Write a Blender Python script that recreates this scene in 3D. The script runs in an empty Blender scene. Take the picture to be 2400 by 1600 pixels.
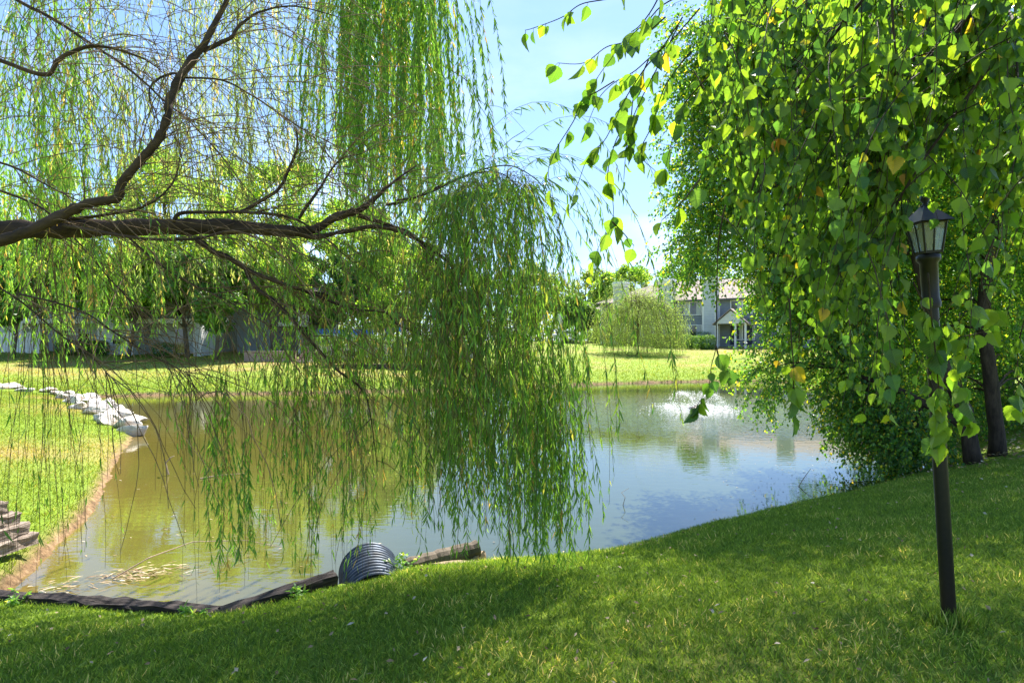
import bpy, math, random
import numpy as np
from math import radians as R, sin, cos, pi
from mathutils import Vector

C = bpy.context.scene
COL = C.collection
rng = np.random.default_rng(7)
random.seed(7)

# ------------------------------------------------------------------ camera, sky, sun, exposure
EYE = 2.6                       # metres above the pond
F = 1400.0                      # focal length in photo pixels (2400 wide)
cam_d = bpy.data.cameras.new('camera'); cam = bpy.data.objects.new('camera', cam_d); COL.objects.link(cam)
cam.location = (0, 0, EYE); cam.rotation_euler = (R(90), 0, 0)
cam_d.sensor_width = 36.0; cam_d.lens = 36.0 * F / 2400.0
cam_d.clip_start = 0.05; cam_d.clip_end = 6000
C.camera = cam
SUN_EL, SUN_AZ = R(54), R(20)
w = bpy.data.worlds.new('World'); C.world = w; w.use_nodes = True
nt = w.node_tree; nt.nodes.clear()
out = nt.nodes.new('ShaderNodeOutputWorld'); bg = nt.nodes.new('ShaderNodeBackground')
sky = nt.nodes.new('ShaderNodeTexSky'); sky.sky_type = 'NISHITA'; sky.sun_disc = False
sky.sun_elevation = SUN_EL; sky.sun_rotation = SUN_AZ; sky.air_density = 1.0; sky.dust_density = 0.25; sky.ozone_density = 2.5
tc = nt.nodes.new('ShaderNodeTexCoord')
sep = nt.nodes.new('ShaderNodeSeparateXYZ'); nt.links.new(tc.outputs['Generated'], sep.inputs[0])
mp = nt.nodes.new('ShaderNodeMapping'); mp.inputs['Scale'].default_value = (2.2, 2.2, 6.0); mp.inputs['Location'].default_value = (0.35, 0.1, 0.42)
nt.links.new(tc.outputs['Generated'], mp.inputs[0])
cn = nt.nodes.new('ShaderNodeTexNoise'); cn.inputs['Scale'].default_value = 1.5; cn.inputs['Detail'].default_value = 7; cn.inputs['Roughness'].default_value = 0.55
nt.links.new(mp.outputs[0], cn.inputs['Vector'])
cr = nt.nodes.new('ShaderNodeValToRGB'); cr.color_ramp.elements[0].position = 0.47; cr.color_ramp.elements[1].position = 0.72
nt.links.new(cn.outputs['Fac'], cr.inputs[0])
hz = nt.nodes.new('ShaderNodeMapRange'); hz.inputs[1].default_value = 0.0; hz.inputs[2].default_value = 0.5; hz.inputs[3].default_value = 0.62; hz.inputs[4].default_value = 0.10
nt.links.new(sep.outputs['Z'], hz.inputs[0])
mu = nt.nodes.new('ShaderNodeMath'); mu.operation = 'MULTIPLY'; nt.links.new(cr.outputs[0], mu.inputs[0]); nt.links.new(hz.outputs[0], mu.inputs[1])
mx = nt.nodes.new('ShaderNodeMix'); mx.data_type = 'RGBA'; gm = nt.nodes.new('ShaderNodeGamma'); gm.inputs[1].default_value = 0.62; nt.links.new(sky.outputs[0], gm.inputs[0])
tn = nt.nodes.new('ShaderNodeMix'); tn.data_type = 'RGBA'; tn.blend_type = 'MULTIPLY'; tn.inputs[0].default_value = 1.0; nt.links.new(gm.outputs[0], tn.inputs[6]); tn.inputs[7].default_value = (.82, 1.05, 1.36, 1)
nt.links.new(mu.outputs[0], mx.inputs[0]); nt.links.new(tn.outputs[2], mx.inputs[6]); mx.inputs[7].default_value = (4.6, 4.8, 5.0, 1)
nt.links.new(mx.outputs[2], bg.inputs[0]); bg.inputs[1].default_value = 0.11
nt.links.new(bg.outputs[0], out.inputs[0])
SUNV = Vector((cos(SUN_EL) * sin(SUN_AZ), cos(SUN_EL) * cos(SUN_AZ), sin(SUN_EL)))
sl = bpy.data.lights.new('sun', 'SUN'); sl.energy = 5.0; sl.angle = R(0.5); sl.color = (1.0, 0.94, 0.84)
so = bpy.data.objects.new('sun', sl); COL.objects.link(so); so.rotation_euler = SUNV.to_track_quat('Z', 'Y').to_euler()
C.view_settings.view_transform = 'Standard'; C.view_settings.look = 'None'
C.view_settings.exposure = 1.8; C.view_settings.gamma = 1.0
C.cycles.max_bounces = 8; C.cycles.transparent_max_bounces = 8; C.cycles.diffuse_bounces = 4
C.cycles.transmission_bounces = 5; C.cycles.glossy_bounces = 3

def W(px, py, d):
    """the world point seen at photo pixel (px, py) at depth d"""
    return np.array([(px - 1200.0) / F * d, d, EYE - (py - 800.0) / F * d])
def pxy(P):
    P = np.asarray(P); return 1200 + F * P[..., 0] / P[..., 1], 800 - F * (P[..., 2] - EYE) / P[..., 1]

# ------------------------------------------------------------------ object helpers
def tag(o, label=None, cat=None, group=None, kind=None):
    if label: o['label'] = label
    if cat: o['category'] = cat
    if group: o['group'] = group
    if kind: o['kind'] = kind
    return o
def empty(name, loc=(0, 0, 0), rz=0.0):
    o = bpy.data.objects.new(name, None); COL.objects.link(o); o.location = tuple(float(v) for v in loc); o.rotation_euler = (0, 0, rz); o.empty_display_size = 0.2
    return o
class MB:
    """collects polygons; build() links them as ONE mesh object"""
    def __init__(s): s.v = []; s.f = []; s.t = []; s.n = 0
    def add(s, V, Fc, tint=None):
        V = np.asarray(V, dtype=np.float64).reshape(-1, 3)
        for a in (Fc if isinstance(Fc, list) and len(Fc) and isinstance(Fc[0], np.ndarray) and Fc[0].ndim == 2 else [np.asarray(Fc, dtype=np.int64)]):
            s.f.append(a + s.n)
        s.v.append(V); s.t.append(np.zeros((len(V), 4)) + 0.5 if tint is None else np.asarray(tint, dtype=np.float64).reshape(-1, 4)); s.n += len(V)
    def box(s, lo, hi, tint=None):
        x0, y0, z0 = lo; x1, y1, z1 = hi
        V = [(x0, y0, z0), (x1, y0, z0), (x1, y1, z0), (x0, y1, z0), (x0, y0, z1), (x1, y0, z1), (x1, y1, z1), (x0, y1, z1)]
        s.add(V, np.array([(0, 3, 2, 1), (4, 5, 6, 7), (0, 1, 5, 4), (1, 2, 6, 5), (2, 3, 7, 6), (3, 0, 4, 7)]), tint)
    def poly(s, pts): s.add(pts, np.arange(len(pts)).reshape(1, -1))
    def tube(s, pts, rad, sides=8, caps=True):
        P = np.asarray(pts, dtype=float)[None]; r = np.broadcast_to(np.asarray(rad, dtype=float), (len(pts),))[None]
        V, Q = tubes(P, r, sides); k = len(pts); s.add(V, Q)
        if caps: s.f.append(np.arange(sides)[::-1].reshape(1, -1) + s.n - k * sides); s.f.append(np.arange(sides).reshape(1, -1) + s.n - sides)
    def lathe(s, prof, c=(0, 0, 0), sides=16, sq=False):
        a = np.arange(sides) / sides * 2 * pi; V = []
        for r, z in prof: V.append(np.stack([c[0] + r * np.cos(a), c[1] + r * np.sin(a), np.full(sides, c[2] + z)], 1))
        i = np.arange(sides); j = (i + 1) % sides; Q = [np.stack([k * sides + i, k * sides + j, (k + 1) * sides + j, (k + 1) * sides + i], 1) for k in range(len(prof) - 1)]
        s.add(np.concatenate(V), np.concatenate(Q))
    def build(s, name, mat, parent=None, smooth=False, loc=None, rz=0):
        me = bpy.data.meshes.new(name)
        V = np.concatenate(s.v) if s.v else np.zeros((0, 3)); T = np.concatenate(s.t)
        sizes = np.concatenate([np.full(len(a), a.shape[1]) for a in s.f]); idx = np.concatenate([a.ravel() for a in s.f])
        me.vertices.add(len(V)); me.vertices.foreach_set('co', V.astype(np.float32).ravel())
        me.loops.add(len(idx)); me.loops.foreach_set('vertex_index', idx.astype(np.int32))
        me.polygons.add(len(sizes)); st = np.concatenate([[0], np.cumsum(sizes)[:-1]])
        me.polygons.foreach_set('loop_start', st.astype(np.int32)); me.polygons.foreach_set('loop_total', sizes.astype(np.int32))
        me.polygons.foreach_set('use_smooth', np.full(len(sizes), bool(smooth)))
        ca = me.color_attributes.new('tint', 'FLOAT_COLOR', 'POINT'); ca.data.foreach_set('color', T.astype(np.float32).ravel())
        me.update(calc_edges=True); me.materials.append(mat)
        o = bpy.data.objects.new(name, me); COL.objects.link(o)
        if parent is not None: o.parent = parent
        if loc is not None: o.location = tuple(float(v) for v in loc)
        if rz: o.rotation_euler = (0, 0, rz)
        return o
def nrm(v): return v / np.maximum(np.linalg.norm(v, axis=-1, keepdims=True), 1e-9)
def tubes(P, Rd, sides):
    """P (n,k,3) paths, Rd (n,k) radii -> verts, quads"""
    n, k, _ = P.shape
    T = np.empty_like(P); T[:, 1:-1] = P[:, 2:] - P[:, :-2]; T[:, 0] = P[:, 1] - P[:, 0]; T[:, -1] = P[:, -1] - P[:, -2]; T = nrm(T)
    m = np.abs(T.mean(1)); ax = np.argmin(m, 1); ref = np.eye(3)[ax][:, None, :]
    U = nrm(np.cross(T, ref)); B = np.cross(T, U)
    a = np.arange(sides) / sides * 2 * pi
    V = P[:, :, None, :] + Rd[:, :, None, None] * (np.cos(a)[None, None, :, None] * U[:, :, None, :] + np.sin(a)[None, None, :, None] * B[:, :, None, :])
    i = np.arange(sides); j = (i + 1) % sides
    q = np.stack([i, j, j + sides, i + sides], 1)
    Q = (np.arange(k - 1) * sides)[:, None, None] + q[None]; Q = Q.reshape(-1, 4)
    Q = (np.arange(n) * k * sides)[:, None, None] + Q[None]
    return V.reshape(-1, 3), Q.reshape(-1, 4)
def tube_tint(n, k, sides): return np.repeat(rng.random((n, 4)), k * sides, 0)
def strands(P0, D0, L, k, pull, wob=0.12, g=(0, 0, -1)):
    """hanging shoots: start P0, direction D0, bending towards g. returns (n,k,3)"""
    n = len(P0); P = np.empty((n, k, 3)); P[:, 0] = P0; d = nrm(np.asarray(D0, float)); st = (np.asarray(L) / (k - 1))[:, None]; g = np.asarray(g, float)
    pull = np.broadcast_to(np.asarray(pull, float), (n,))[:, None]
    for i in range(1, k):
        d = nrm(d + pull * g + rng.normal(0, wob, (n, 3)) * np.array([1, 1, .4])); P[:, i] = P[:, i - 1] + d * st
    return P
# leaf outlines: (along, across, lift) + faces
LEAF_Q = (np.array([(0, 0, 0), (.45, -.5, .06), (1, 0, -.05), (.45, .5, .06)]), [np.array([(0, 1, 2, 3)])])
LEAF_W = (np.array([(0, 0, 0), (.3, -.5, .03), (.3, .5, .03), (.7, -.36, -.02), (.7, .36, -.02), (1, 0, -.12)]), [np.array([(0, 1, 2), (3, 5, 4)]), np.array([(1, 3, 4, 2)])])
_o = [(0, 0), (.04, .2), (.17, .41), (.33, .5), (.5, .44), (.66, .33), (.82, .18), (1, 0)]
_se = []
for i_ in range(len(_o) - 1):                                       # saw teeth round an ovate leaf
    (u0, v0), (u1, v1) = _o[i_], _o[i_ + 1]
    _se.append((u0, v0))
    if 0 < i_ < 6: _se.append((u0 * .38 + u1 * .62 + .018, (v0 * .38 + v1 * .62) + .035)); _se.append((u0 * .34 + u1 * .66 + .02, v0 * .34 + v1 * .66 - .012))
_se.append(_o[-1])
def _birch():
    V = [(0, 0, 0)]; mids = [.0, .12, .3, .5, .72, 1.0]
    mid = [(u, 0, -.02 - .2 * u * u) for u in mids]
    V = list(mid); fs = []
    for sg in (1, -1):
        b = len(V); V += [(u, sg * v, .30 * v - .2 * u * u + .02 * sin(u * 9 + 2 * sg)) for u, v in _se[1:-1]]
        ne = len(_se) - 2
        nearest = [int(np.argmin([abs(m - max(0, V[b + i][0] - .07)) for m in mids])) for i in range(ne)]
        prev = 0
        fs.append((0, b, b) )
        fs.pop()
        cur = 0
        for i in range(ne):
            t = nearest[i]
            while cur < t:
                if i > 0: fs.append((cur, b + i - 1, cur + 1) if sg < 0 else (cur, cur + 1, b + i - 1))
                cur += 1
            if i == 0: fs.append((cur, b, 1) if False else (0, b, 1) if sg < 0 else (0, 1, b)); cur = max(cur, 1)
            else: fs.append((cur, b + i - 1, b + i) if sg < 0 else (cur, b + i, b + i - 1))
        while cur < 5:
            fs.append((cur, b + ne - 1, cur + 1) if sg < 0 else (cur, cur + 1, b + ne - 1)); cur += 1
    return np.array(V), [np.array(fs)]
LEAF_B = _birch()
def leaves(mb, P, D, N, L, Wd, shape, t=None):
    n = len(P); D = nrm(D); S = nrm(np.cross(D, N)); N = np.cross(S, D)
    tv, tf = shape; m = len(tv)
    L = np.broadcast_to(np.asarray(L, float), (n,))[:, None, None]; Wd = np.broadcast_to(np.asarray(Wd, float), (n,))[:, None, None]
    V = P[:, None] + D[:, None] * L * tv[None, :, 0:1] + S[:, None] * Wd * tv[None, :, 1:2] + N[:, None] * L * tv[None, :, 2:3]
    T = np.empty((n, m, 4)); r = rng.random((n, 2)) if t is None else t
    T[:, :, 0] = r[:, 0:1]; T[:, :, 1] = r[:, 1:2]; T[:, :, 2] = tv[None, :, 0]; T[:, :, 3] = tv[None, :, 1] + .5
    fs = [((np.arange(n) * m)[:, None, None] + f[None]).reshape(-1, f.shape[1]) for f in tf]
    mb.add(V.reshape(-1, 3), fs, T.reshape(-1, 4))
def along(P, m, t0=0.0, t1=1.0):
    """m random places on every path: positions, tangents, t"""
    n, k, _ = P.shape; t = t0 + (t1 - t0) * rng.random((n, m)); x = t * (k - 1); i = np.minimum(x.astype(int), k - 2); f = (x - i)[..., None]
    a = np.arange(n)[:, None]; p = P[a, i] * (1 - f) + P[a, i + 1] * f; tg = nrm(P[a, i + 1] - P[a, i])
    return p.reshape(-1, 3), tg.reshape(-1, 3), t.ravel()
def rdir(n): return nrm(rng.normal(0, 1, (n, 3)))

# ------------------------------------------------------------------ materials
def mat(name):
    m = bpy.data.materials.new(name); m.use_nodes = True; n = m.node_tree; n.nodes.clear()
    o = n.nodes.new('ShaderNodeOutputMaterial'); return m, n, o
def N(n, t, **kw):
    x = n.nodes.new('ShaderNode' + t)
    for k, v in kw.items(): setattr(x, k, v)
    return x
def ramp(n, src, stops):
    r = N(n, 'ValToRGB'); e = r.color_ramp.elements
    while len(e) < len(stops): e.new(0.5)
    for el, (p, c) in zip(e, stops): el.position = p; el.color = tuple(c) + (1,)
    n.links.new(src, r.inputs[0]); return r.outputs[0]
def noise(n, scale, detail=4, vec=None, rough=.55, out_='Fac'):
    t = N(n, 'TexNoise'); t.inputs['Scale'].default_value = scale; t.inputs['Detail'].default_value = detail; t.inputs['Roughness'].default_value = rough
    if vec is not None: n.links.new(vec, t.inputs['Vector'])
    return t.outputs[out_]
def mixc(n, fac, a, b, bt='MIX'):
    m = N(n, 'Mix', data_type='RGBA', blend_type=bt)
    for s, v in ((0, fac), (6, a), (7, b)):
        if hasattr(v, 'is_output') or hasattr(v, 'links'): n.links.new(v, m.inputs[s])
        elif s == 0: m.inputs[0].default_value = v
        else: m.inputs[s].default_value = tuple(v) + (1,)
    return m.outputs[2]
def bump(n, h, strength, dist):
    b = N(n, 'Bump'); b.inputs['Strength'].default_value = strength; b.inputs['Distance'].default_value = dist; n.links.new(h, b.inputs['Height']); return b.outputs[0]
def obj_co(n): return N(n, 'TexCoord').outputs['Object']
def principled(n, o, col, rough=.7, spec=.4, normal=None, metal=0):
    p = N(n, 'BsdfPrincipled')
    if hasattr(col, 'links'): n.links.new(col, p.inputs['Base Color'])
    else: p.inputs['Base Color'].default_value = tuple(col) + (1,)
    if hasattr(rough, 'links'): n.links.new(rough, p.inputs['Roughness'])
    else: p.inputs['Roughness'].default_value = rough
    p.inputs['Specular IOR Level'].default_value = spec; p.inputs['Metallic'].default_value = metal
    if normal is not None: n.links.new(normal, p.inputs['Normal'])
    n.links.new(p.outputs[0], o.inputs[0]); return p
def leaf_mat(name, stops, trans=.45, tcol=(1.5, 1.35, .5), rough=.45, spec=.35, veins=False, gain=1.0):
    m, n, o = mat(name); a = N(n, 'Attribute', attribute_name='tint'); s = N(n, 'SeparateColor'); n.links.new(a.outputs['Color'], s.inputs[0])
    c = ramp(n, s.outputs[0], [(p_, tuple(x * gain for x in c_)) for p_, c_ in stops])
    v = N(n, 'MapRange'); v.inputs[3].default_value = .72; v.inputs[4].default_value = 1.25; n.links.new(s.outputs[1], v.inputs[0])
    vc = N(n, 'CombineColor'); [n.links.new(v.outputs[0], vc.inputs[i]) for i in range(3)]
    c = mixc(n, 1.0, c, vc.outputs[0], 'MULTIPLY')
    nm = None
    if veins:
        # chevron veins running from the midrib: phase = u*11 - |v|*9
        ab = N(n, 'Math', operation='ABSOLUTE'); sb = N(n, 'Math', operation='SUBTRACT'); sb.inputs[1].default_value = .5
        n.links.new(a.outputs['Alpha'], sb.inputs[0]); n.links.new(sb.outputs[0], ab.inputs[0])
        m1 = N(n, 'Math', operation='MULTIPLY'); m1.inputs[1].default_value = 9; n.links.new(s.outputs[2], m1.inputs[0])
        m2 = N(n, 'Math', operation='MULTIPLY_ADD'); m2.inputs[1].default_value = -6; n.links.new(ab.outputs[0], m2.inputs[0]); n.links.new(m1.outputs[0], m2.inputs[2])
        fr = N(n, 'Math', operation='PINGPONG'); fr.inputs[1].default_value = .5; n.links.new(m2.outputs[0], fr.inputs[0])
        vr = N(n, 'MapRange'); vr.inputs[1].default_value = 0; vr.inputs[2].default_value = .16; vr.inputs[3].default_value = 1; vr.inputs[4].default_value = 0; n.links.new(fr.outputs[0], vr.inputs[0])
        mr = N(n, 'MapRange'); mr.inputs[1].default_value = 0; mr.inputs[2].default_value = .035; mr.inputs[3].default_value = 1; mr.inputs[4].default_value = 0; n.links.new(ab.outputs[0], mr.inputs[0])
        mxv = N(n, 'Math', operation='MAXIMUM'); n.links.new(vr.outputs[0], mxv.inputs[0]); n.links.new(mr.outputs[0], mxv.inputs[1])
        f = N(n, 'Math', operation='MULTIPLY'); f.inputs[1].default_value = .3; n.links.new(mxv.outputs[0], f.inputs[0])
        c = mixc(n, f.outputs[0], c, (.20, .26, .07))
        nm = bump(n, fr.outputs[0], .06, .002)
    p = N(n, 'BsdfPrincipled'); n.links.new(c, p.inputs['Base Color']); p.inputs['Roughness'].default_value = rough; p.inputs['Specular IOR Level'].default_value = spec
    if nm is not None: n.links.new(nm, p.inputs['Normal'])
    t = N(n, 'BsdfTranslucent'); tcx = mixc(n, 1.0, c, tcol, 'MULTIPLY'); n.links.new(tcx, t.inputs[0])
    ms = N(n, 'MixShader'); ms.inputs[0].default_value = trans; n.links.new(p.outputs[0], ms.inputs[1]); n.links.new(t.outputs[0], ms.inputs[2]); n.links.new(ms.outputs[0], o.inputs[0])
    return m
def bark_mat(name, a, b, scale=14, stretch=(1, 1, .25), dist=.02):
    m, n, o = mat(name); mpn = N(n, 'Mapping'); mpn.inputs['Scale'].default_value = stretch; n.links.new(obj_co(n), mpn.inputs[0])
    h = noise(n, scale, 8, mpn.outputs[0], .7); c = ramp(n, h, [(.3, a), (.68, b)])
    principled(n, o, c, .85, .2, bump(n, h, .9, dist)); return m
def plain(name, c, rough=.6, spec=.4, var=.12, scale=3, metal=0):
    m, n, o = mat(name); h = noise(n, scale, 6, obj_co(n)); c2 = tuple(x * (1 - var * 2) for x in c)
    principled(n, o, ramp(n, h, [(.3, c2), (.7, c)]), rough, spec, None, metal); return m
def siding(name, c, pitch=.18):
    m, n, o = mat(name); sp = N(n, 'SeparateXYZ'); n.links.new(obj_co(n), sp.inputs[0])
    d = N(n, 'Math', operation='DIVIDE'); d.inputs[1].default_value = pitch; n.links.new(sp.outputs[2], d.inputs[0])
    f = N(n, 'Math', operation='FRACT'); n.links.new(d.outputs[0], f.inputs[0])
    g = N(n, 'MapRange'); g.inputs[1].default_value = .0; g.inputs[2].default_value = .14; g.inputs[3].default_value = .55; g.inputs[4].default_value = 1; n.links.new(f.outputs[0], g.inputs[0])
    nz = noise(n, 2.2, 5, obj_co(n)); cc = ramp(n, nz, [(.3, tuple(x * .86 for x in c)), (.7, c)])
    vc = N(n, 'CombineColor'); [n.links.new(g.outputs[0], vc.inputs[i]) for i in range(3)]
    principled(n, o, mixc(n, 1, cc, vc.outputs[0], 'MULTIPLY'), .6, .3, bump(n, f.outputs[0], .8, -.02)); return m

G_BIRCH = leaf_mat('birch_leaf', [(0, (.024, .062, .022)), (.35, (.055, .105, .018)), (.72, (.100, .150, .022)), (.97, (.13, .18, .018)), (.985, (.30, .24, .02)), (1, (.30, .13, .03))], .58, (1.75, 1.95, .6), .42, .5, True, 1.65)
G_BIRCHFAR = leaf_mat('birch_leaf_small', [(0, (.012, .045, .014)), (.5, (.030, .075, .014)), (.92, (.070, .12, .014)), (1, (.25, .2, .02))], .58, (2.4, 2.1, .7), .35, .6, gain=2.9)
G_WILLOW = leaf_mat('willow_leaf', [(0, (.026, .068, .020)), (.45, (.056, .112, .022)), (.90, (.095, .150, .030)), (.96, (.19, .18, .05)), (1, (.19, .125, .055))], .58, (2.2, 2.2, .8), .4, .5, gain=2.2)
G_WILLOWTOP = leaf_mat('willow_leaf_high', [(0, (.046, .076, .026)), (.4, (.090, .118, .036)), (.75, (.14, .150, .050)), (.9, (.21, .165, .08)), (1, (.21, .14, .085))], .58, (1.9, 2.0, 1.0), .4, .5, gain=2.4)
G_SMALLWIL = leaf_mat('willow_leaf_pale', [(0, (.10, .15, .035)), (.6, (.17, .22, .05)), (1, (.28, .32, .12))], .5, (1.6, 1.7, .9), .55, .3, gain=2.5)
G_TREE = leaf_mat('broad_leaf', [(0, (.030, .075, .012)), (.5, (.065, .125, .016)), (.9, (.13, .17, .024)), (1, (.22, .2, .06))], .55, (1.9, 1.7, .8), .5, .3, gain=2.7)
G_DARK = leaf_mat('dark_leaf', [(0, (.014, .045, .012)), (.6, (.035, .085, .016)), (1, (.08, .13, .02))], .45, (1.9, 1.7, .6), .5, .4, gain=2.4)
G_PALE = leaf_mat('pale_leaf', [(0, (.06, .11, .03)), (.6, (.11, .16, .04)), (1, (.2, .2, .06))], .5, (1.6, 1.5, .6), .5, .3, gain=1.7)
G_HEDGE = leaf_mat('hedge_leaf', [(0, (.020, .060, .012)), (.6, (.055, .12, .014)), (1, (.13, .18, .02))], .4, (1.5, 1.4, .5), .5, .4, gain=1.7)
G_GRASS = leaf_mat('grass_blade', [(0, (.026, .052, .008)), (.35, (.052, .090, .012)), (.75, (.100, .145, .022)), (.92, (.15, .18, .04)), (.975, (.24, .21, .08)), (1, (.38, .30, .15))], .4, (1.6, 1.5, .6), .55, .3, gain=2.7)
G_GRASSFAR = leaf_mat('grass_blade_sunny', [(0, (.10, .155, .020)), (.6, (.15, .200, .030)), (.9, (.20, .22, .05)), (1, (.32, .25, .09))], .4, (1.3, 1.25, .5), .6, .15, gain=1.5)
BARK_W = bark_mat('willow_bark', (.014, .009, .006), (.10, .066, .044), 9, (.25, 1, 1))
BARK_T = bark_mat('twig_bark', (.07, .042, .022), (.26, .17, .09), 20)
BARK_B = bark_mat('birch_bark', (.012, .009, .007), (.09, .065, .048), 10)
BARK_F = bark_mat('grey_bark', (.05, .04, .03), (.16, .13, .1), 5)

# ------------------------------------------------------------------ pond outline, terrain height
POND = np.array([(-5.25, 5.9), (-5.35, 6.5), (-5.75, 7.4), (-6.3, 8.9), (-7.5, 11), (-8.5, 12.8), (-9.5, 14.6), (-10.5, 16.5), (-12.8, 19.7), (-16.2, 23.6), (-20.6, 27.6),
                 (-19, 28.2), (-15.7, 29.1), (-11, 29.8), (-4.5, 31.6), (0, 34), (4.1, 35.7), (9.4, 37.9), (14.7, 39.1), (17.6, 37.6), (16.8, 34), (15.4, 29), (13.6, 24.5), (12.0, 20.5), (10.9, 17.2), (9.8, 14.4),
                 (8.6, 12.3), (7.5, 11.2), (5.7, 9.9), (3.4, 8.6), (1.7, 7.5), (1.0, 7.0), (-.2, 6.75), (-.9, 6.6), (-1.55, 6.25), (-2.0, 5.95), (-2.52, 5.42), (-3.6, 5.6)], float)
def chaikin(p, it=2):
    for _ in range(it):
        q = np.roll(p, -1, 0); p = np.stack([p * .75 + q * .25, p * .25 + q * .75], 1).reshape(-1, 2)
    return p
PONDS = chaikin(POND, 2)
def sdist(x, y):
    x = np.asarray(x, float); y = np.asarray(y, float); d = np.full(x.shape, 1e9); ins = np.zeros(x.shape, bool)
    for a, b in zip(PONDS, np.roll(PONDS, -1, 0)):
        e = b - a; wx = x - a[0]; wy = y - a[1]; t = np.clip((wx * e[0] + wy * e[1]) / (e @ e), 0, 1)
        d = np.minimum(d, (wx - e[0] * t) ** 2 + (wy - e[1] * t) ** 2)
        c = (a[1] > y) != (b[1] > y)
        ins ^= c & (x < (b[0] - a[0]) * (y - a[1]) / (b[1] - a[1] + 1e-12) + a[0])
    d = np.sqrt(d); return np.where(ins, -d, d)
def sst(a, b, x): t = np.clip((x - a) / (b - a), 0, 1); return t * t * (3 - 2 * t)
def tz(x, y, s=None):
    x = np.asarray(x, float); y = np.asarray(y, float)
    if s is None: s = sdist(x, y)
    s = s + .035 * np.sin(x * 7.1 + 2 * np.sin(y * 3.3)) * np.sin(y * 6.3 + 1.2 * np.sin(x * 2.7)) + .10 * np.sin(x * 2.3 + 1) * np.sin(y * 1.9) * sst(0, 14, np.abs(y - 3)) * .6
    sp = np.maximum(s, 0)
    cap = .68 + .50 * sst(-8, -1, x)
    lip = .13 * (1 - np.exp(-sp / .07))
    near = lip + cap * (1 - np.exp(-sp / 3.2))
    sc = np.minimum(sp, 46)
    far = .17 * (1 - np.exp(-sp / .1)) + .48 * (1 - np.exp(-sp / 6)) + .045 * sc
    z = near + (far - near) * sst(19, 31, y)
    z = z + .025 * np.sin(x * .9 + .4) * np.sin(y * .8 + 1.1) * sst(.3, 2, sp)
    return np.where(s > 0, z, -.02 - .3 * np.minimum(-s, 3))
def tz1(x, y): return float(tz(np.array([x]), np.array([y]))[0])
def drymask(x, y):
    m = 0
    for cx, cy, rx, ry, a in ((25, 63, 7, 9, .8), (-27, 34, 8, 2.6, .6), (-19, 38, 10, 2, .45), (-8, 35.6, 5, 1.6, .7), (-14, 41, 7, 2, .8), (-9.5, 12.5, 1.6, 2.5, .6), (-14, 20, 3, 2.2, .5), (-17, 24, 3, 1.5, .6)):
        m = np.maximum(m, a * np.exp(-(((x - cx) / rx) ** 2 + ((y - cy) / ry) ** 2) ** 1.5))
    return np.clip(m * (1.0 + .7 * np.sin(x * 1.9 + 2 * np.sin(y * .9)) * np.sin(y * 1.4 + x * .5)), 0, 1)
def axis(segs):
    o = []
    for a, b, st in segs: o += list(np.arange(a, b - 1e-6, st))
    return np.array(o)
XS = np.concatenate([-np.geomspace(130, 1600, 14)[::-1], axis([(-120, -60, 3), (-60, -24, .8), (-24, -9, .3), (-9, 7, .11), (7, 24, .3), (24, 60, .8), (60, 123, 3)]), np.geomspace(130, 1600, 14)])
YS = np.concatenate([-np.geomspace(12, 500, 10)[::-1], axis([(-10, 2, .8), (2, 4.6, .2), (4.6, 9.5, .09), (9.5, 20, .2), (20, 42, .22), (42, 90, .9), (90, 160, 3)]), np.geomspace(163, 2500, 16)])
gx, gy = np.meshgrid(XS, YS, indexing='ij'); gs = sdist(gx, gy); gz = tz(gx, gy, gs)
nx, ny = gx.shape
ii = (np.arange(nx - 1)[:, None] * ny + np.arange(ny - 1)[None]).ravel(); quads = np.stack([ii, ii + ny, ii + ny + 1, ii + 1], 1)
deep = ((gs[:-1, :-1] < -2.5) & (gs[1:, 1:] < -2.5)).ravel()
g = MB(); tt = np.full((nx * ny, 4), .5); tt[:, 0] = np.clip(gs.ravel() / 8, 0, 1); tt[:, 1] = np.clip(gs.ravel() / .8, 0, 1); tt[:, 2] = drymask(gx, gy).ravel()
g.add(np.stack([gx, gy, gz], 2), quads[~deep], tt)
m, n, o = mat('lawn_soil'); co = obj_co(n)
a = N(n, 'Attribute', attribute_name='tint'); s_ = N(n, 'SeparateColor'); n.links.new(a.outputs['Color'], s_.inputs[0])
big = noise(n, .22, 5, co, .6); mid_ = noise(n, 2.6, 6, co, .65); fine = noise(n, 26, 6, co, .75)
gcol = ramp(n, mid_, [(.25, (.09, .18, .016)), (.5, (.15, .25, .018)), (.75, (.21, .29, .03))])
gcol = mixc(n, .55, gcol, ramp(n, fine, [(.3, (.07, .14, .012)), (.65, (.25, .32, .04))]))
dry = ramp(n, noise(n, .35, 7, co, .68), [(.47, (0, 0, 0)), (.66, (1, 1, 1))])
dd = ramp(n, s_.outputs[0], [(.25, (0, 0, 0)), (.9, (1, 1, 1))])
dfac = mixc(n, 1, mixc(n, 1, dry, dd, 'MULTIPLY'), s_.outputs[2], 'LIGHTEN')
gcol = mixc(n, dfac, gcol, ramp(n, fine, [(.3, (.20, .145, .05)), (.7, (.36, .28, .12))]))
soil = ramp(n, noise(n, 9, 8, co, .7), [(.32, (.06, .04, .024)), (.5, (.20, .125, .065)), (.72, (.36, .25, .15))])
en = N(n, 'Math', operation='MULTIPLY_ADD'); en.inputs[1].default_value = .5; n.links.new(noise(n, 5, 6, co, .7), en.inputs[0]); es = N(n, 'Math', operation='SUBTRACT'); n.links.new(s_.outputs[1], es.inputs[0]); es.inputs[1].default_value = .25; n.links.new(es.outputs[0], en.inputs[2])
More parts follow.
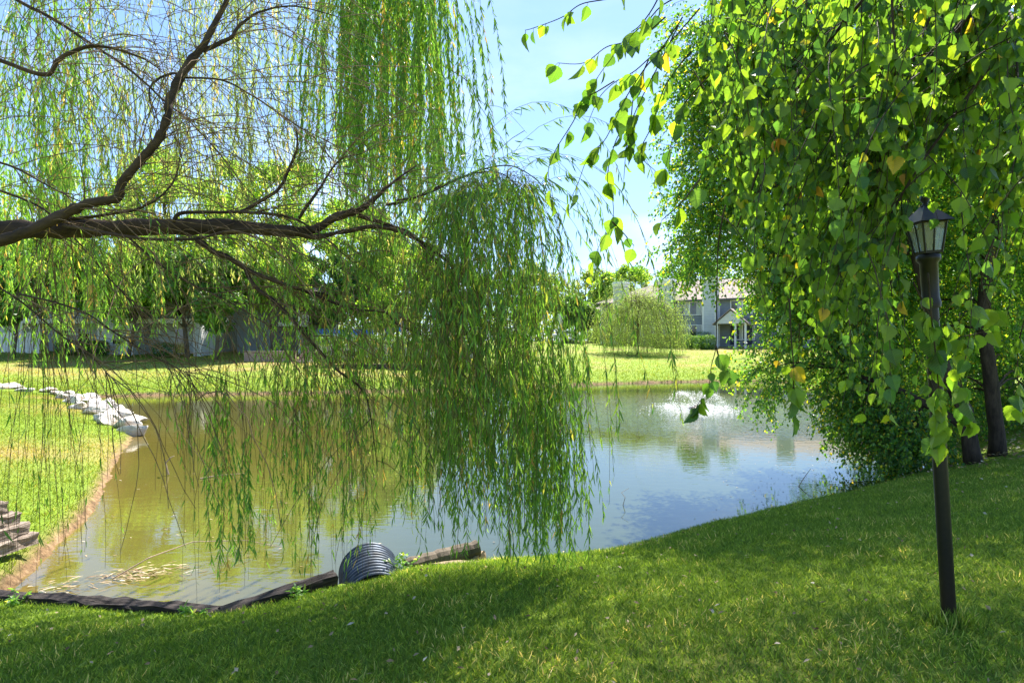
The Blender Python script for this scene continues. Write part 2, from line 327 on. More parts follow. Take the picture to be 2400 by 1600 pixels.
edge = N(n, 'MapRange'); edge.inputs[1].default_value = .04; edge.inputs[2].default_value = .26; edge.inputs[3].default_value = 1; edge.inputs[4].default_value = 0; n.links.new(s_.outputs[1], edge.inputs[0])
col = mixc(n, edge.outputs[0], gcol, soil)
principled(n, o, col, .9, .15, bump(n, fine, .8, .05)); LAWN = m
tag(g.build('lawn_ground', LAWN, smooth=True), kind='structure')

# water sheet
wx = np.concatenate([np.arange(-23, -8, .25), np.arange(-8, 6, .1), np.arange(6, 22, .25)]); wy = np.concatenate([np.arange(5, 12, .1), np.arange(12, 41, .25)])
hx, hy = np.meshgrid(wx, wy, indexing='ij'); hs = sdist(hx, hy); nx, ny = hx.shape
ii = (np.arange(nx - 1)[:, None] * ny + np.arange(ny - 1)[None]).ravel(); quads = np.stack([ii, ii + ny, ii + ny + 1, ii + 1], 1)
keep = (hs[:-1, :-1] < .5).ravel(); g = MB(); tt = np.full((nx * ny, 4), .5); tt[:, 0] = np.clip(-hs.ravel() / 4, 0, 1)
g.add(np.stack([hx, hy, np.zeros_like(hx)], 2), quads[keep], tt)
FX, FY = 7.15, 23.2                                                  # the fountain
m, n, o = mat('pond_water'); co = obj_co(n)
a = N(n, 'Attribute', attribute_name='tint'); s_ = N(n, 'SeparateColor'); n.links.new(a.outputs['Color'], s_.inputs[0])
body = ramp(n, s_.outputs[0], [(0, (.17, .115, .04)), (.10, (.112, .094, .022)), (.4, (.090, .092, .021)), (1, (.078, .080, .019))])
body = mixc(n, .3, body, ramp(n, noise(n, .5, 5, co), [(.3, (.06, .052, .010)), (.7, (.11, .082, .015))]))
mpn = N(n, 'Mapping'); mpn.inputs['Scale'].default_value = (1, 2.2, 1); n.links.new(co, mpn.inputs[0])
r1 = noise(n, 3.0, 3, mpn.outputs[0], .5); r2 = noise(n, 11, 2, mpn.outputs[0], .5)
vs = N(n, 'VectorMath', operation='SUBTRACT'); vs.inputs[1].default_value = (FX, FY, 0); n.links.new(co, vs.inputs[0])
ln = N(n, 'VectorMath', operation='LENGTH'); n.links.new(vs.outputs[0], ln.inputs[0])
wob = N(n, 'Math', operation='MULTIPLY_ADD'); wob.inputs[1].default_value = 1.2; n.links.new(r1, wob.inputs[0]); n.links.new(ln.outputs['Value'], wob.inputs[2])
ph = N(n, 'Math', operation='MULTIPLY'); ph.inputs[1].default_value = 14; n.links.new(wob.outputs[0], ph.inputs[0])
sn = N(n, 'Math', operation='SINE'); n.links.new(ph.outputs[0], sn.inputs[0])
fall = N(n, 'MapRange'); fall.inputs[1].default_value = 1.0; fall.inputs[2].default_value = 8; fall.inputs[3].default_value = .014; fall.inputs[4].default_value = .0002; n.links.new(ln.outputs['Value'], fall.inputs[0])
rw = N(n, 'Math', operation='MULTIPLY'); n.links.new(sn.outputs[0], rw.inputs[0]); n.links.new(fall.outputs[0], rw.inputs[1])
h1 = N(n, 'Math', operation='MULTIPLY_ADD'); h1.inputs[1].default_value = .006; n.links.new(r1, h1.inputs[0]); n.links.new(rw.outputs[0], h1.inputs[2])
h2 = N(n, 'Math', operation='MULTIPLY_ADD'); h2.inputs[1].default_value = .0008; n.links.new(r2, h2.inputs[0]); n.links.new(h1.outputs[0], h2.inputs[2])
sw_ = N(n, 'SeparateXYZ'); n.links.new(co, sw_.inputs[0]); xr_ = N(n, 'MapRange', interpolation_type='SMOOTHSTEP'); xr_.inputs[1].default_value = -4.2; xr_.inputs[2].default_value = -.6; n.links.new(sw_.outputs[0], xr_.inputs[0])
body = mixc(n, xr_.outputs[0], body, (.036, .046, .015))   # silty brown at left; tree shade painted into the darker right side
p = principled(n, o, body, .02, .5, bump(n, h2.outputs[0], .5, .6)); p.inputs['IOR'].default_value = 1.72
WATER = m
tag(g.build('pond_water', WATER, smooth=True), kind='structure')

# ------------------------------------------------------------------ grass
def grass(name, n_, xr, yr, mat_, hmin, hmax, wd, keepf, label, dryf=0):
    x = rng.uniform(*xr, n_); y = yr[0] + (yr[1] - yr[0]) * rng.random(n_) ** 1.35; s = sdist(x, y)
    k = keepf(x, y, s); x, y, s = x[k], y[k], s[k]; P = np.stack([x, y, tz(x, y, s) - .004], 1); n1 = len(x)
    cl = .5 + .5 * np.sin(x * 3.1 + 2 * np.sin(y * 2.3)) * np.sin(y * 4.3 + 1.5 * np.sin(x * 1.7))
    L = rng.uniform(hmin, hmax, n1) * (.75 + .5 * cl); D = nrm(np.stack([rng.normal(0, .75, n1), rng.normal(0, .75, n1), np.ones(n1)], 1))
    dry_ = 0 if not dryf else dryf * sst(.35, .8, .5 + .35 * np.sin(x * .37 + 1.7 * np.sin(y * .21)) * np.sin(y * .55 + .8 * np.sin(x * .3)) + .25 * np.sin(x * 1.3 + y) * np.sin(y * 1.7) * .6) * sst(2, 9, s)
    t = np.stack([np.clip(rng.random(n1) ** 1.3 * .93 + .22 * (cl - .4) + dry_ + .75 * drymask(x, y), 0, 1), rng.random(n1)], 1)
    g = MB(); leaves(g, P, D, rdir(n1) * np.array([1, 1, .2]), L, rng.uniform(.7, 1.3, n1) * wd, BLADE, t)
    return tag(g.build(name, mat_), label, 'grass', None, 'stuff')
BLADE = (np.array([(0, -.5, 0), (0, .5, 0), (.6, -.38, .07), (.6, .38, .07), (1, 0, .26)]), [np.array([(0, 1, 3, 2)]), np.array([(2, 3, 4)])])
BLADE1 = BLADE
infr = lambda x, y, m=1.06: np.abs(x) < y * 1200 / F * m + .4
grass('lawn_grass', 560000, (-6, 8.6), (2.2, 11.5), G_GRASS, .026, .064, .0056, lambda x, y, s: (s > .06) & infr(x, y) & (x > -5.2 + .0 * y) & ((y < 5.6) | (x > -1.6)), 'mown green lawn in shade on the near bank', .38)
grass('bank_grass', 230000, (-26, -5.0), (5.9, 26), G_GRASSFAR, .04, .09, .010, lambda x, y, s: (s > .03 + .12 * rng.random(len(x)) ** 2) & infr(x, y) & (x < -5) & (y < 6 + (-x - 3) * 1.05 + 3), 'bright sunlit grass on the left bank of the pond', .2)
def shore(x, y, s): return (s > .02) & (y > 22) & infr(x, y, 1.02) & (rng.random(len(x)) < np.exp(-np.maximum(s - .3, 0) / 5) + .12)
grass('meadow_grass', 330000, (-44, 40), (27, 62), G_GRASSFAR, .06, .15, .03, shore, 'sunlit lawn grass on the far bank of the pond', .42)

# ------------------------------------------------------------------ trees
def limbs(base, tips, r0, rng_, kpts=7, sag=0.):
    """one trunk-to-tip path per tip, sharing the trunk; radii taper"""
    out_ = []
    for (fork, tip, r) in tips:
        t = np.linspace(0, 1, kpts)[:, None]; c = fork * .45 + tip * .55 + np.array([0, 0, .18 * np.linalg.norm(tip - fork)])
        p = (1 - t) ** 2 * fork + 2 * t * (1 - t) * c + t * t * tip + rng_.normal(0, .03 * np.linalg.norm(tip - fork), (kpts, 3)) * np.sin(t * pi)
        out_.append((p, np.linspace(r, r * .18, kpts)))
    return out_
def broadleaf(label, x, y, h, rad, m_, nleaf, lsz, low=.25, name='broadleaf_tree', group=None, seed=0, ncl=34, gap=.75, trunk_r=None, squash=1.0, bark=None):
    r_ = np.random.default_rng(seed + int(abs(x) * 13 + y)); z0 = tz1(x, y); root = empty(name, (x, y, z0)); tag(root, label, 'tree', group)
    cz = h * (1 + low) / 2; hz_ = h * (1 - low) / 2
    d = nrm(r_.normal(0, 1, (ncl, 3))); rr = r_.uniform(.35, .95, ncl)[:, None]; c = d * rr * np.array([rad, rad * squash, hz_]) + np.array([0, 0, cz])
    c[:, :2] *= (1 - .45 * np.clip((c[:, 2:3] - cz) / hz_, 0, 1) ** 2)
    tb = MB(); tr = trunk_r or h * .014
    k = 9; t = np.linspace(0, 1, k); tp = np.stack([.04 * h * np.sin(t * 3 + seed), .03 * h * np.sin(t * 2.2), t * h * .8], 1); tp[0, 2] = -.15; tp[:, :2] -= tp[0, :2]
    tb.tube(tp, tr * (1.25 - t * 1.1), 9)
    tips = [(tp[min(k - 2, max(2, int(.9 * (k - 1) * (cc[2] / h) * .8)))], cc, tr * .4) for cc in c[:20]]
    for p, rd in limbs(None, tips, tr, r_): tb.tube(p, rd, 5)
    tb.build('trunk', bark or BARK_F, root, True)
    cl = r_.integers(0, ncl, nleaf); cs = r_.uniform(.18, .34, ncl) * rad * gap
    v = nrm(r_.normal(0, 1, (nleaf, 3))); q = r_.uniform(.25, 1, nleaf)[:, None] ** .6
    P = c[cl] + v * q * cs[cl][:, None] * np.array([1, 1, .72])
    nn = nrm(v + r_.normal(0, .55, (nleaf, 3)) + np.array([0, 0, .35])); D = nrm(np.cross(nn, r_.normal(0, 1, (nleaf, 3))) + np.array([0, 0, -.25]))
    tnt = np.stack([np.clip(r_.random(nleaf) * .75 + (r_.random(ncl)[cl]) * .3, 0, 1), r_.random(nleaf)], 1)
    cb = MB(); L = r_.uniform(.7, 1.3, nleaf) * lsz; leaves(cb, P, D, nn, L, L * .62, LEAF_Q, tnt); cb.build('crown', m_, root)
    return root
def at(px, d): return (px - 1200) / F * d, d
def top_h(px, py, d): x, y = at(px, d); return EYE - (py - 800) / F * d - tz1(x, y)
FAR = [  # px, top py, depth, crown radius px, low, material, leaf, label
    (90, 360, 50, 210, .14, G_TREE, 'tall light green tree over the patio fence at the far left'),
    (400, 325, 54, 210, .2, G_TREE, 'tall yellow green tree behind the grey building seen through the willow branches'),
    (655, 315, 56, 185, .2, G_TREE, 'tallest yellow green tree across the pond behind the willow limb'),
    (860, 420, 60, 150, .16, G_TREE, 'rounded green tree behind the pool terrace and hedge'),
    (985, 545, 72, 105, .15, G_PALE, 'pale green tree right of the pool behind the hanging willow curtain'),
    (1085, 600, 84, 95, .15, G_TREE, 'green tree beyond the pool hidden behind the thick willow curtain'),
    (300, 560, 43.5, 150, .26, G_TREE, 'low spreading tree in front of the grey building wing with the window'),
    (505, 560, 43, 130, .24, G_DARK, 'dark low tree between the grey building and the brick steps'),
    (150, 520, 44, 150, .3, G_TREE, 'light green tree over the white balcony beam left of the window bay'),
    (440, 500, 44.5, 150, .3, G_TREE, 'broad light green tree over the second patio of the grey building'),
    (640, 545, 47.5, 120, .3, G_TREE, 'green tree hanging over the porch of the grey block'),
    (765, 590, 53, 110, .22, G_DARK, 'dark green tree behind the blue pool chairs'),
    (910, 610, 54, 120, .2, G_TREE, 'light green tree behind the pool fence'),
    (30, 590, 41, 130, .3, G_DARK, 'dark leafy tree in front of the white patio fence'),
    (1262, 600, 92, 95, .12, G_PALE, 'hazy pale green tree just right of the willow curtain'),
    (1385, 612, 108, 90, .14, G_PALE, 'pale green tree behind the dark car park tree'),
    (1352, 690, 80, 62, .2, G_DARK, 'round dark green tree by the parked cars'),
    (1478, 598, 104, 64, .2, G_TREE, 'light green tree rising behind the left end of the house roof'),
    (1420, 640, 96, 52, .2, G_TREE, 'yellow green tree touching the hipped end of the house roof'),
    (1640, 560, 100, 110, .2, G_DARK, 'dark tree above the house roof behind the birch leaves'),
]
for i, (px, py, d, rp, low, mt, lb) in enumerate(FAR):
    x, y = at(px, d); h = top_h(px, py, d); rad = rp / F * d
    broadleaf(lb, x, y, h, rad, mt, 17000 if d < 70 else 9000, .26 if d < 50 else .32 if d < 70 else .42, low, group='trees across the pond', seed=i, ncl=46, gap=.8)
# the far wood beyond everything
g = MB(); nc = 150; cx = rng.uniform(-150, 170, nc); cy = rng.uniform(118, 150, nc); chh = rng.uniform(7, 13, nc); nl = 42000; ci = rng.integers(0, nc, nl)
v = nrm(rng.normal(0, 1, (nl, 3))) * rng.uniform(.5, 1, (nl, 1)); P = np.stack([cx, cy, 2 + chh * .45], 1)[ci] + v * np.stack([chh * .6, chh * .5, chh * .55], 1)[ci]
leaves(g, P, rdir(nl), nrm(v + rng.normal(0, .5, (nl, 3))), rng.uniform(.5, 1.0, nl), rng.uniform(.4, .7, nl), LEAF_Q)
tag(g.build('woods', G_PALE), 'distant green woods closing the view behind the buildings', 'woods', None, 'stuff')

# ------------------------------------------------------------------ the big willow on the near left bank
def polyW(pts, k=None):
    """[(px,py,d,r)...] -> smooth world path and radii"""
    A = np.array(pts, float); P = np.array([W(*a[:3]) for a in A]); n_ = len(P); k = k or n_ * 4
    t = np.linspace(0, n_ - 1, k); i = np.minimum(t.astype(int), n_ - 2); f = (t - i)[:, None]
    g_ = lambda j: P[np.clip(j, 0, n_ - 1)]
    p0, p1, p2, p3 = g_(i - 1), g_(i), g_(i + 1), g_(i + 2)
    Q = .5 * (2 * p1 + (p2 - p0) * f + (2 * p0 - 5 * p1 + 4 * p2 - p3) * f ** 2 + (3 * p1 - p0 - 3 * p2 + p3) * f ** 3)
    return Q, np.interp(t, np.arange(n_), A[:, 3])
wz = tz1(-6.4, 3.6); willow = empty('willow_tree', (-6.4, 3.6, wz))
tag(willow, 'large weeping willow leaning over the pond with long hanging leafy shoots', 'tree')
def wl(mb_, name, mat_, smooth=False):
    o = mb_.build(name, mat_, willow, smooth); o.matrix_parent_inverse = willow.matrix_basis.inverted() if False else o.matrix_parent_inverse
    o.location = (6.4, -3.6, -wz); return o
tb = MB()
tp = np.array([(-6.4, 3.6, wz - .2), (-6.35, 3.6, wz + .5), (-6.2, 3.65, 2.0), (-5.9, 3.75, 2.8), (-5.6, 3.8, 3.6), (-5.5, 4.0, 5.0), (-4.9, 4.6, 6.6), (-4.2, 5.6, 8.2)])
tb.tube(tp, [.34, .28, .25, .23, .19, .15, .11, .06], 14); wl(tb, 'trunk', BARK_W, True)
LIMBS = [
    [(-560, 690, 4.0, .11), (-250, 575, 4.15, .092), (0, 541, 4.3, .082), (120, 541, 4.36, .078), (240, 538, 4.4, .074), (400, 537, 4.5, .074), (560, 537, 4.6, .062), (690, 547, 4.7, .050), (745, 540, 4.75, .043), (790, 517, 4.8, .038), (850, 500, 4.85, .030), (905, 455, 4.9, .016), (940, 425, 5.0, .011), (975, 400, 5.1, .007)],
    [(-300, 650, 4.05, .06), (0, 566, 4.15, .045), (60, 548, 4.15, .044), (150, 507, 4.2, .042), (205, 482, 4.2, .038), (273, 473, 4.2, .036), (283, 445, 4.2, .035), (306, 413, 4.2, .034), (345, 372, 4.2, .034), (377, 331, 4.2, .034), (394, 280, 4.2, .032), (400, 240, 4.25, .037), (434, 173, 4.3, .032), (480, 112, 4.35, .026), (510, 55, 4.4, .022), (536, 2, 4.45, .018), (560, -90, 4.5, .012)],
    [(475, 120, 4.35, .022), (520, 96, 4.4, .019), (546, 82, 4.4, .016), (560, 60, 4.45, .014), (612, 25, 4.5, .010), (700, 14, 4.6, .007), (800, 40, 4.8, .004)],
    [(-120, 110, 4.6, .024), (0, 142, 4.6, .020), (102, 173, 4.6, .020), (133, 138, 4.6, .019), (199, 110, 4.6, .016), (255, 112, 4.65, .012), (330, 135, 4.7, .007), (380, 170, 4.8, .004)],
    [(-80, -80, 5.4, .02), (41, 0, 5.3, .018), (128, 46, 5.2, .016), (219, 107, 5.1, .014), (316, 173, 5.0, .011), (388, 240, 4.9, .009), (450, 290, 4.9, .006), (540, 390, 4.9, .004)],
    [(459, 560, 4.5, .026), (500, 590, 4.5, .025), (536, 607, 4.5, .024), (582, 638, 4.5, .021), (640, 662, 4.55, .018), (714, 689, 4.6, .015), (816, 730, 4.7, .011), (898, 740, 4.75, .009), (930, 770, 4.8, .007), (1005, 808, 4.9, .005), (1100, 900, 5, .003)],
    [(578, 634, 4.5, .019), (600, 670, 4.5, .018), (653, 709, 4.5, .017), (735, 796, 4.55, .014), (795, 862, 4.6, .011), (850, 905, 4.65, .009), (875, 965, 4.7, .006), (890, 1090, 4.75, .003)],
    [(700, 548, 4.7, .028), (740, 553, 4.7, .026), (810, 540, 4.75, .022), (888, 530, 4.8, .020), (970, 556, 4.9, .018), (1020, 592, 5.0, .016), (1080, 640, 5.0, .014), (1130, 700, 5.05, .010), (1180, 790, 5.1, .006), (1210, 900, 5.1, .003)],
    [(840, 505, 4.85, .022), (885, 518, 4.9, .020), (960, 545, 5.0, .018), (1000, 585, 5.05, .016), (1040, 640, 5.1, .013), (1075, 720, 5.1, .009), (1100, 820, 5.1, .005)],
    [(905, 480, 5.0, .013), (960, 470, 5.1, .012), (1046, 432, 5.2, .010), (1123, 402, 5.3, .009), (1172, 391, 5.3, .007), (1207, 393, 5.3, .006), (1253, 419, 5.3, .005), (1278, 448, 5.3, .004), (1301, 511, 5.3, .003), (1319, 575, 5.3, .002)],
    [(930, 470, 4.8, .010), (1000, 455, 4.85, .009), (1080, 418, 4.9, .008), (1150, 402, 4.9, .006), (1200, 420, 4.9, .004), (1240, 480, 4.9, .002)],
    [(560, 500, 4.6, .018), (620, 468, 4.65, .017), (658, 439, 4.7, .016), (680, 390, 4.7, .014), (696, 347, 4.7, .011), (697, 300, 4.7, .006)],
    [(700, 512, 4.7, .016), (730, 470, 4.7, .015), (755, 434, 4.75, .012), (796, 380, 4.8, .008), (850, 365, 4.9, .004)],
    [(405, 520, 4.4, .016), (425, 500, 4.4, .017), (520, 497, 4.5, .014), (600, 500, 4.5, .013), (690, 515, 4.6, .012), (760, 560, 4.6, .008), (830, 620, 4.7, .004)],
    [(150, 515, 4.3, .016), (240, 508, 4.3, .013), (330, 492, 4.35, .011), (400, 440, 4.4, .008), (425, 360, 4.5, .003)],
    [(150, 527, 4.2, .015), (260, 548, 4.2, .014), (390, 560, 4.25, .013), (470, 555, 4.3, .011), (560, 535, 4.4, .008), (640, 540, 4.5, .004)],
    [(300, 555, 4.3, .010), (400, 640, 4.3, .008), (520, 700, 4.4, .005), (620, 760, 4.5, .003)],
    [(45, 690, 4.0, .008), (128, 709, 4.0, .007), (208, 737, 4.0, .006), (268, 779, 4.05, .006), (345, 828, 4.1, .005), (417, 864, 4.1, .004), (446, 885, 4.1, .0035), (461, 947, 4.1, .002)],
    [(-60, 640, 4.0, .008), (39, 700, 4.0, .007), (119, 768, 4.0, .006), (190, 819, 4.05, .005), (232, 855, 4.05, .004), (262, 902, 4.05, .003), (272, 1000, 4.05, .002)],
    [(-60, 430, 4.6, .012), (60, 470, 4.6, .010), (140, 525, 4.6, .008), (240, 640, 4.5, .006), (330, 740, 4.5, .004), (400, 880, 4.5, .002)],
    [(-60, 365, 4.8, .012), (30, 390, 4.8, .010), (100, 430, 4.75, .008), (200, 475, 4.7, .005), (300, 500, 4.7, .003)],
    [(434, 178, 4.3, .012), (400, 175, 4.25, .011), (360, 195, 4.2, .009), (347, 225, 4.2, .007), (360, 280, 4.2, .004)],
    [(434, 183, 4.3, .010), (520, 188, 4.3, .008), (600, 230, 4.4, .006), (690, 290, 4.5, .004), (760, 330, 4.6, .002)],
    [(1030, 150, 7, .006), (1095, 190, 7, .005), (1120, 240, 7, .004), (1160, 300, 7, .003), (1195, 350, 7, .002)],
    [(1090, 180, 7, .004), (1130, 240, 7, .003), (1180, 255, 7, .0025), (1235, 312, 7, .0015)],
    [(1085, 170, 7, .004), (1105, 230, 7, .003), (1130, 310, 7, .0025), (1158, 390, 7, .0015)],
]
lb = MB(); twP, twD = [], []
for L_ in LIMBS:
    P, rd = polyW(L_, len(L_) * 5); rd = rd * .86; P = P + np.cumsum(rng.normal(0, .0018, P.shape), 0) * min(1, 4 * rd[0] / .05)
    lb.tube(P, rd * (1 + .10 * rng.normal(0, 1, len(rd)) * (rd > .02)), 10 if rd[0] > .03 else 6)
    m_ = int(6 + 15 * np.linalg.norm(P[-1] - P[0])); j = rng.integers(int(len(P) * .15), len(P), m_); twP.append(P[j]); tgn = nrm(P[np.minimum(j + 1, len(P) - 1)] - P[j - 1])
    twD.append(tgn * .8 + rng.normal(0, .55, (m_, 3)) + np.array([.25, 0, .15]))
wl(lb, 'limb', BARK_W, True)
ex = 240; exx = rng.uniform(-60, 760, ex); exy = rng.uniform(-60, 470, ex); twP.append(np.array([W(a, b, c) for a, b, c in zip(exx, exy, rng.uniform(4.3, 6.5, ex))])); twD.append(np.stack([rng.normal(.5, .7, ex), rng.normal(0, .4, ex), rng.normal(.1, .5, ex)], 1))
twP = np.concatenate(twP); twD = np.concatenate(twD); nt_ = len(twP); print('twigs', nt_)
L = rng.uniform(.5, 1.7, nt_); TW = strands(twP, twD, L, 10, rng.uniform(.05, .2, nt_), .10)
pe = pxy(TW[:, -1]); okk = (pe[0] < np.where(pe[1] < 560, 1120, 1230)) & (pe[1] < 1330)
TW = TW[okk]; nt_ = len(TW); rr = rng.uniform(.0018, .0040, nt_)[:, None] * np.linspace(1.1, .5, 10)[None]
tw = MB(); V, Q = tubes(TW, rr, 4); tw.add(V, Q)
wl(tw, 'twigs', BARK_T)
lf = MB(); lft = MB(); st = MB()
def hang(n_, pxr, topr, botr, dr, den, lsz=.085, mb_=None, out_=(0, 0), k=16, sway=1.0, rad=.0016, wmul=.115, px_=None, spread=.12):
    mb_ = mb_ or lf
    nc_ = max(2, n_ // 7); cpx = rng.uniform(*pxr, nc_); cd = rng.uniform(*dr, nc_); ct = rng.uniform(*topr, nc_); cb_ = rng.uniform(*botr, nc_)
    ci = rng.integers(0, nc_, n_); d = cd[ci] + rng.normal(0, .16, n_); px = (cpx[ci] + rng.normal(0, 13, n_)) if px_ is None else px_
    top = ct[ci] + rng.normal(0, 30, n_); bot = cb_[ci] + rng.normal(0, 45, n_); bot = np.clip(np.maximum(bot, top + 60), None, botr[1])
    P0 = np.array([W(a, b, c) for a, b, c in zip(px, top, d)]); L = (bot - top) / F * d * 1.03
    D0 = np.stack([rng.normal(out_[0], .22, n_), rng.normal(0, .3, n_), rng.uniform(-1, out_[1], n_)], 1) * np.array([sway, sway, 1])
    P = strands(P0, D0, L, k, .32, .05)
    P[:, :, 2] = np.maximum(P[:, :, 2], .12)
    V, Q = tubes(P, np.full((n_, k), rad) * np.linspace(1.3, .6, k)[None], 3); st.add(V, Q)
    mm = np.maximum((L * den * rng.uniform(.6, 1.3, n_)), 0).astype(int)
    hi = int(mm.max()) if n_ else 0
    p, tg, t = along(P, max(hi, 1), .05, 1.0); own = np.repeat(np.arange(n_), max(hi, 1)); rank = np.tile(np.arange(max(hi, 1)), n_)
    kk = rank < mm[own]; p, tg = p[kk], tg[kk]; m_ = len(p)
    a_ = rng.uniform(0, 2 * pi, m_); side = np.stack([np.cos(a_), np.sin(a_), np.zeros(m_)], 1)
    D = nrm(tg * .55 + side * rng.uniform(.15, .6, (m_, 1)) + np.array([0, 0, -.45])); Ls = rng.uniform(.55, 1.25, m_) * lsz
    tn = np.stack([np.clip(rng.random(m_) * .72 + (rng.random(n_)[own[kk]]) * .22 + (rng.random(n_) < .10)[own[kk]] * .5, 0, 1), rng.random(m_)], 1)
    leaves(mb_, p, D, np.cross(D, rdir(m_)), Ls, Ls * rng.uniform(.8, 1.25, m_) * wmul, LEAF_W, tn)
# high curtain in the upper middle, long shoots from above the frame
hang(210, (790, 1005), (-260, -60), (330, 560), (6.4, 9.0), 52, .10, lf, wmul=.135)
hang(56, (960, 1020), (-200, -40), (380, 540), (6.2, 7.5), 60, .10, lf, wmul=.135)
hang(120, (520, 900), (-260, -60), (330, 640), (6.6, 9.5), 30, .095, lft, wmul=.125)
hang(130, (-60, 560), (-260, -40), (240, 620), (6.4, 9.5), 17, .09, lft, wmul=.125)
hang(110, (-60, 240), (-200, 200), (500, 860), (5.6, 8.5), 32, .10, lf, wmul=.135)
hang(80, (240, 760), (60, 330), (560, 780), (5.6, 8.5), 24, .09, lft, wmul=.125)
# below the limb
hang(70, (0, 420), (480, 600), (640, 860), (4.1, 6.0), 28, .085, lf)
hang(70, (400, 800), (470, 640), (680, 900), (4.4, 6.2), 24, .085, lf)
hang(70, (760, 1050), (440, 600), (640, 900), (4.6, 6.0), 28, .085, lf)
# the thick curtain
apx = np.array([1000, 1046, 1123, 1172, 1207, 1253, 1278, 1301]); apy = np.array([455, 435, 405, 393, 395, 421, 450, 511])
for q in range(9):
    tx = rng.uniform(1030, 1262, 34); tyy = np.interp(tx, apx, apy)
    d = rng.uniform(4.5, 5.8, 34); P0 = np.array([W(a, b + rng.uniform(0, 40), c) for a, b, c in zip(tx, tyy, d)])
    bot = np.interp(tx, [1035, 1120, 1300], [1180, 1240, 1310]) - np.abs(rng.normal(0, 130, 34)) - 220 * (rng.random(34) < .35)
    L = (bot - tyy) / F * d; P = strands(P0, np.stack([rng.normal(.02, .16, 34), rng.normal(0, .3, 34), rng.uniform(-.4, .2, 34)], 1), L, 18, .26, .05); P[:, :, 2] = np.maximum(P[:, :, 2], .7)
    V, Q = tubes(P, np.full((34, 18), .0017), 3); st.add(V, Q)
    p, tg, t = along(P, 48, .02, 1); m_ = len(p); a_ = rng.uniform(0, 2 * pi, m_)
    D = nrm(tg * .55 + np.stack([np.cos(a_), np.sin(a_), 0 * a_], 1) * rng.uniform(.15, .6, (m_, 1)) + np.array([0, 0, -.45])); Ls = rng.uniform(.55, 1.3, m_) * .095
    leaves(lf, p, D, np.cross(D, rdir(m_)), Ls, Ls * .125, LEAF_W)
hang(90, (930, 1200), (560, 760), (1020, 1250), (4.5, 5.8), 30, .088, lf, (.08, .1))
hang(90, (800, 1120), (600, 800), (960, 1230), (4.5, 5.6), 22, .08, lft, (.1, .1))
hang(48, (1140, 1275), (700, 900), (1150, 1315), (4.6, 5.5), 46, .092, lf, (.05, 0))
hang(44, (1200, 1315), (620, 950), (1160, 1312), (4.7, 5.6), 44, .09, lf, (.1, 0))
hang(26, (1270, 1345), (900, 1100), (1240, 1312), (4.7, 5.4), 50, .09, lf, (.05, 0), sway=.5)
hang(40, (960, 1270), (850, 1000), (1180, 1312), (4.6, 5.6), 40, .088, lf, (.05, 0))
# thinner shoots in the lower middle and left
hang(90, (600, 860), (660, 900), (930, 1260), (4.3, 5.6), 17, .085, lf)
hang(34, (440, 720), (700, 950), (1000, 1300), (4.3, 5.2), 14, .085, lf)
hang(10, (512, 526), (860, 930), (1220, 1335), (4.5, 4.8), 50, .09, lf, sway=.25)
hang(6, (556, 566), (980, 1050), (1230, 1295), (4.5, 4.8), 60, .085, lf, sway=.25)
hang(40, (680, 860), (800, 950), (1150, 1330), (4.5, 5.3), 22, .085, lf)
hang(46, (10, 500), (620, 860), (950, 1390), (4.0, 5.0), 3.0, .085, lf, rad=.0019)
hang(40, (480, 860), (760, 960), (1150, 1390), (4.2, 5.0), 3.0, .08, lf, rad=.0018)
# unseen willow leaves above the frame, added to shade the near lawn
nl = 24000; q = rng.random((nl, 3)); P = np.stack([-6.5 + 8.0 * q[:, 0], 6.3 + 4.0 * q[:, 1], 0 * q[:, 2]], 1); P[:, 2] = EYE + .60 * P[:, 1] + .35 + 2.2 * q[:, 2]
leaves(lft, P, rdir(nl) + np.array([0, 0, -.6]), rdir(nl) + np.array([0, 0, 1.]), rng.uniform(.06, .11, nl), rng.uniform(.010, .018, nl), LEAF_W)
wl(st, 'hanging_shoots', BARK_T); wl(lf, 'crown', G_WILLOW); wl(lft, 'upper_foliage', G_WILLOWTOP)

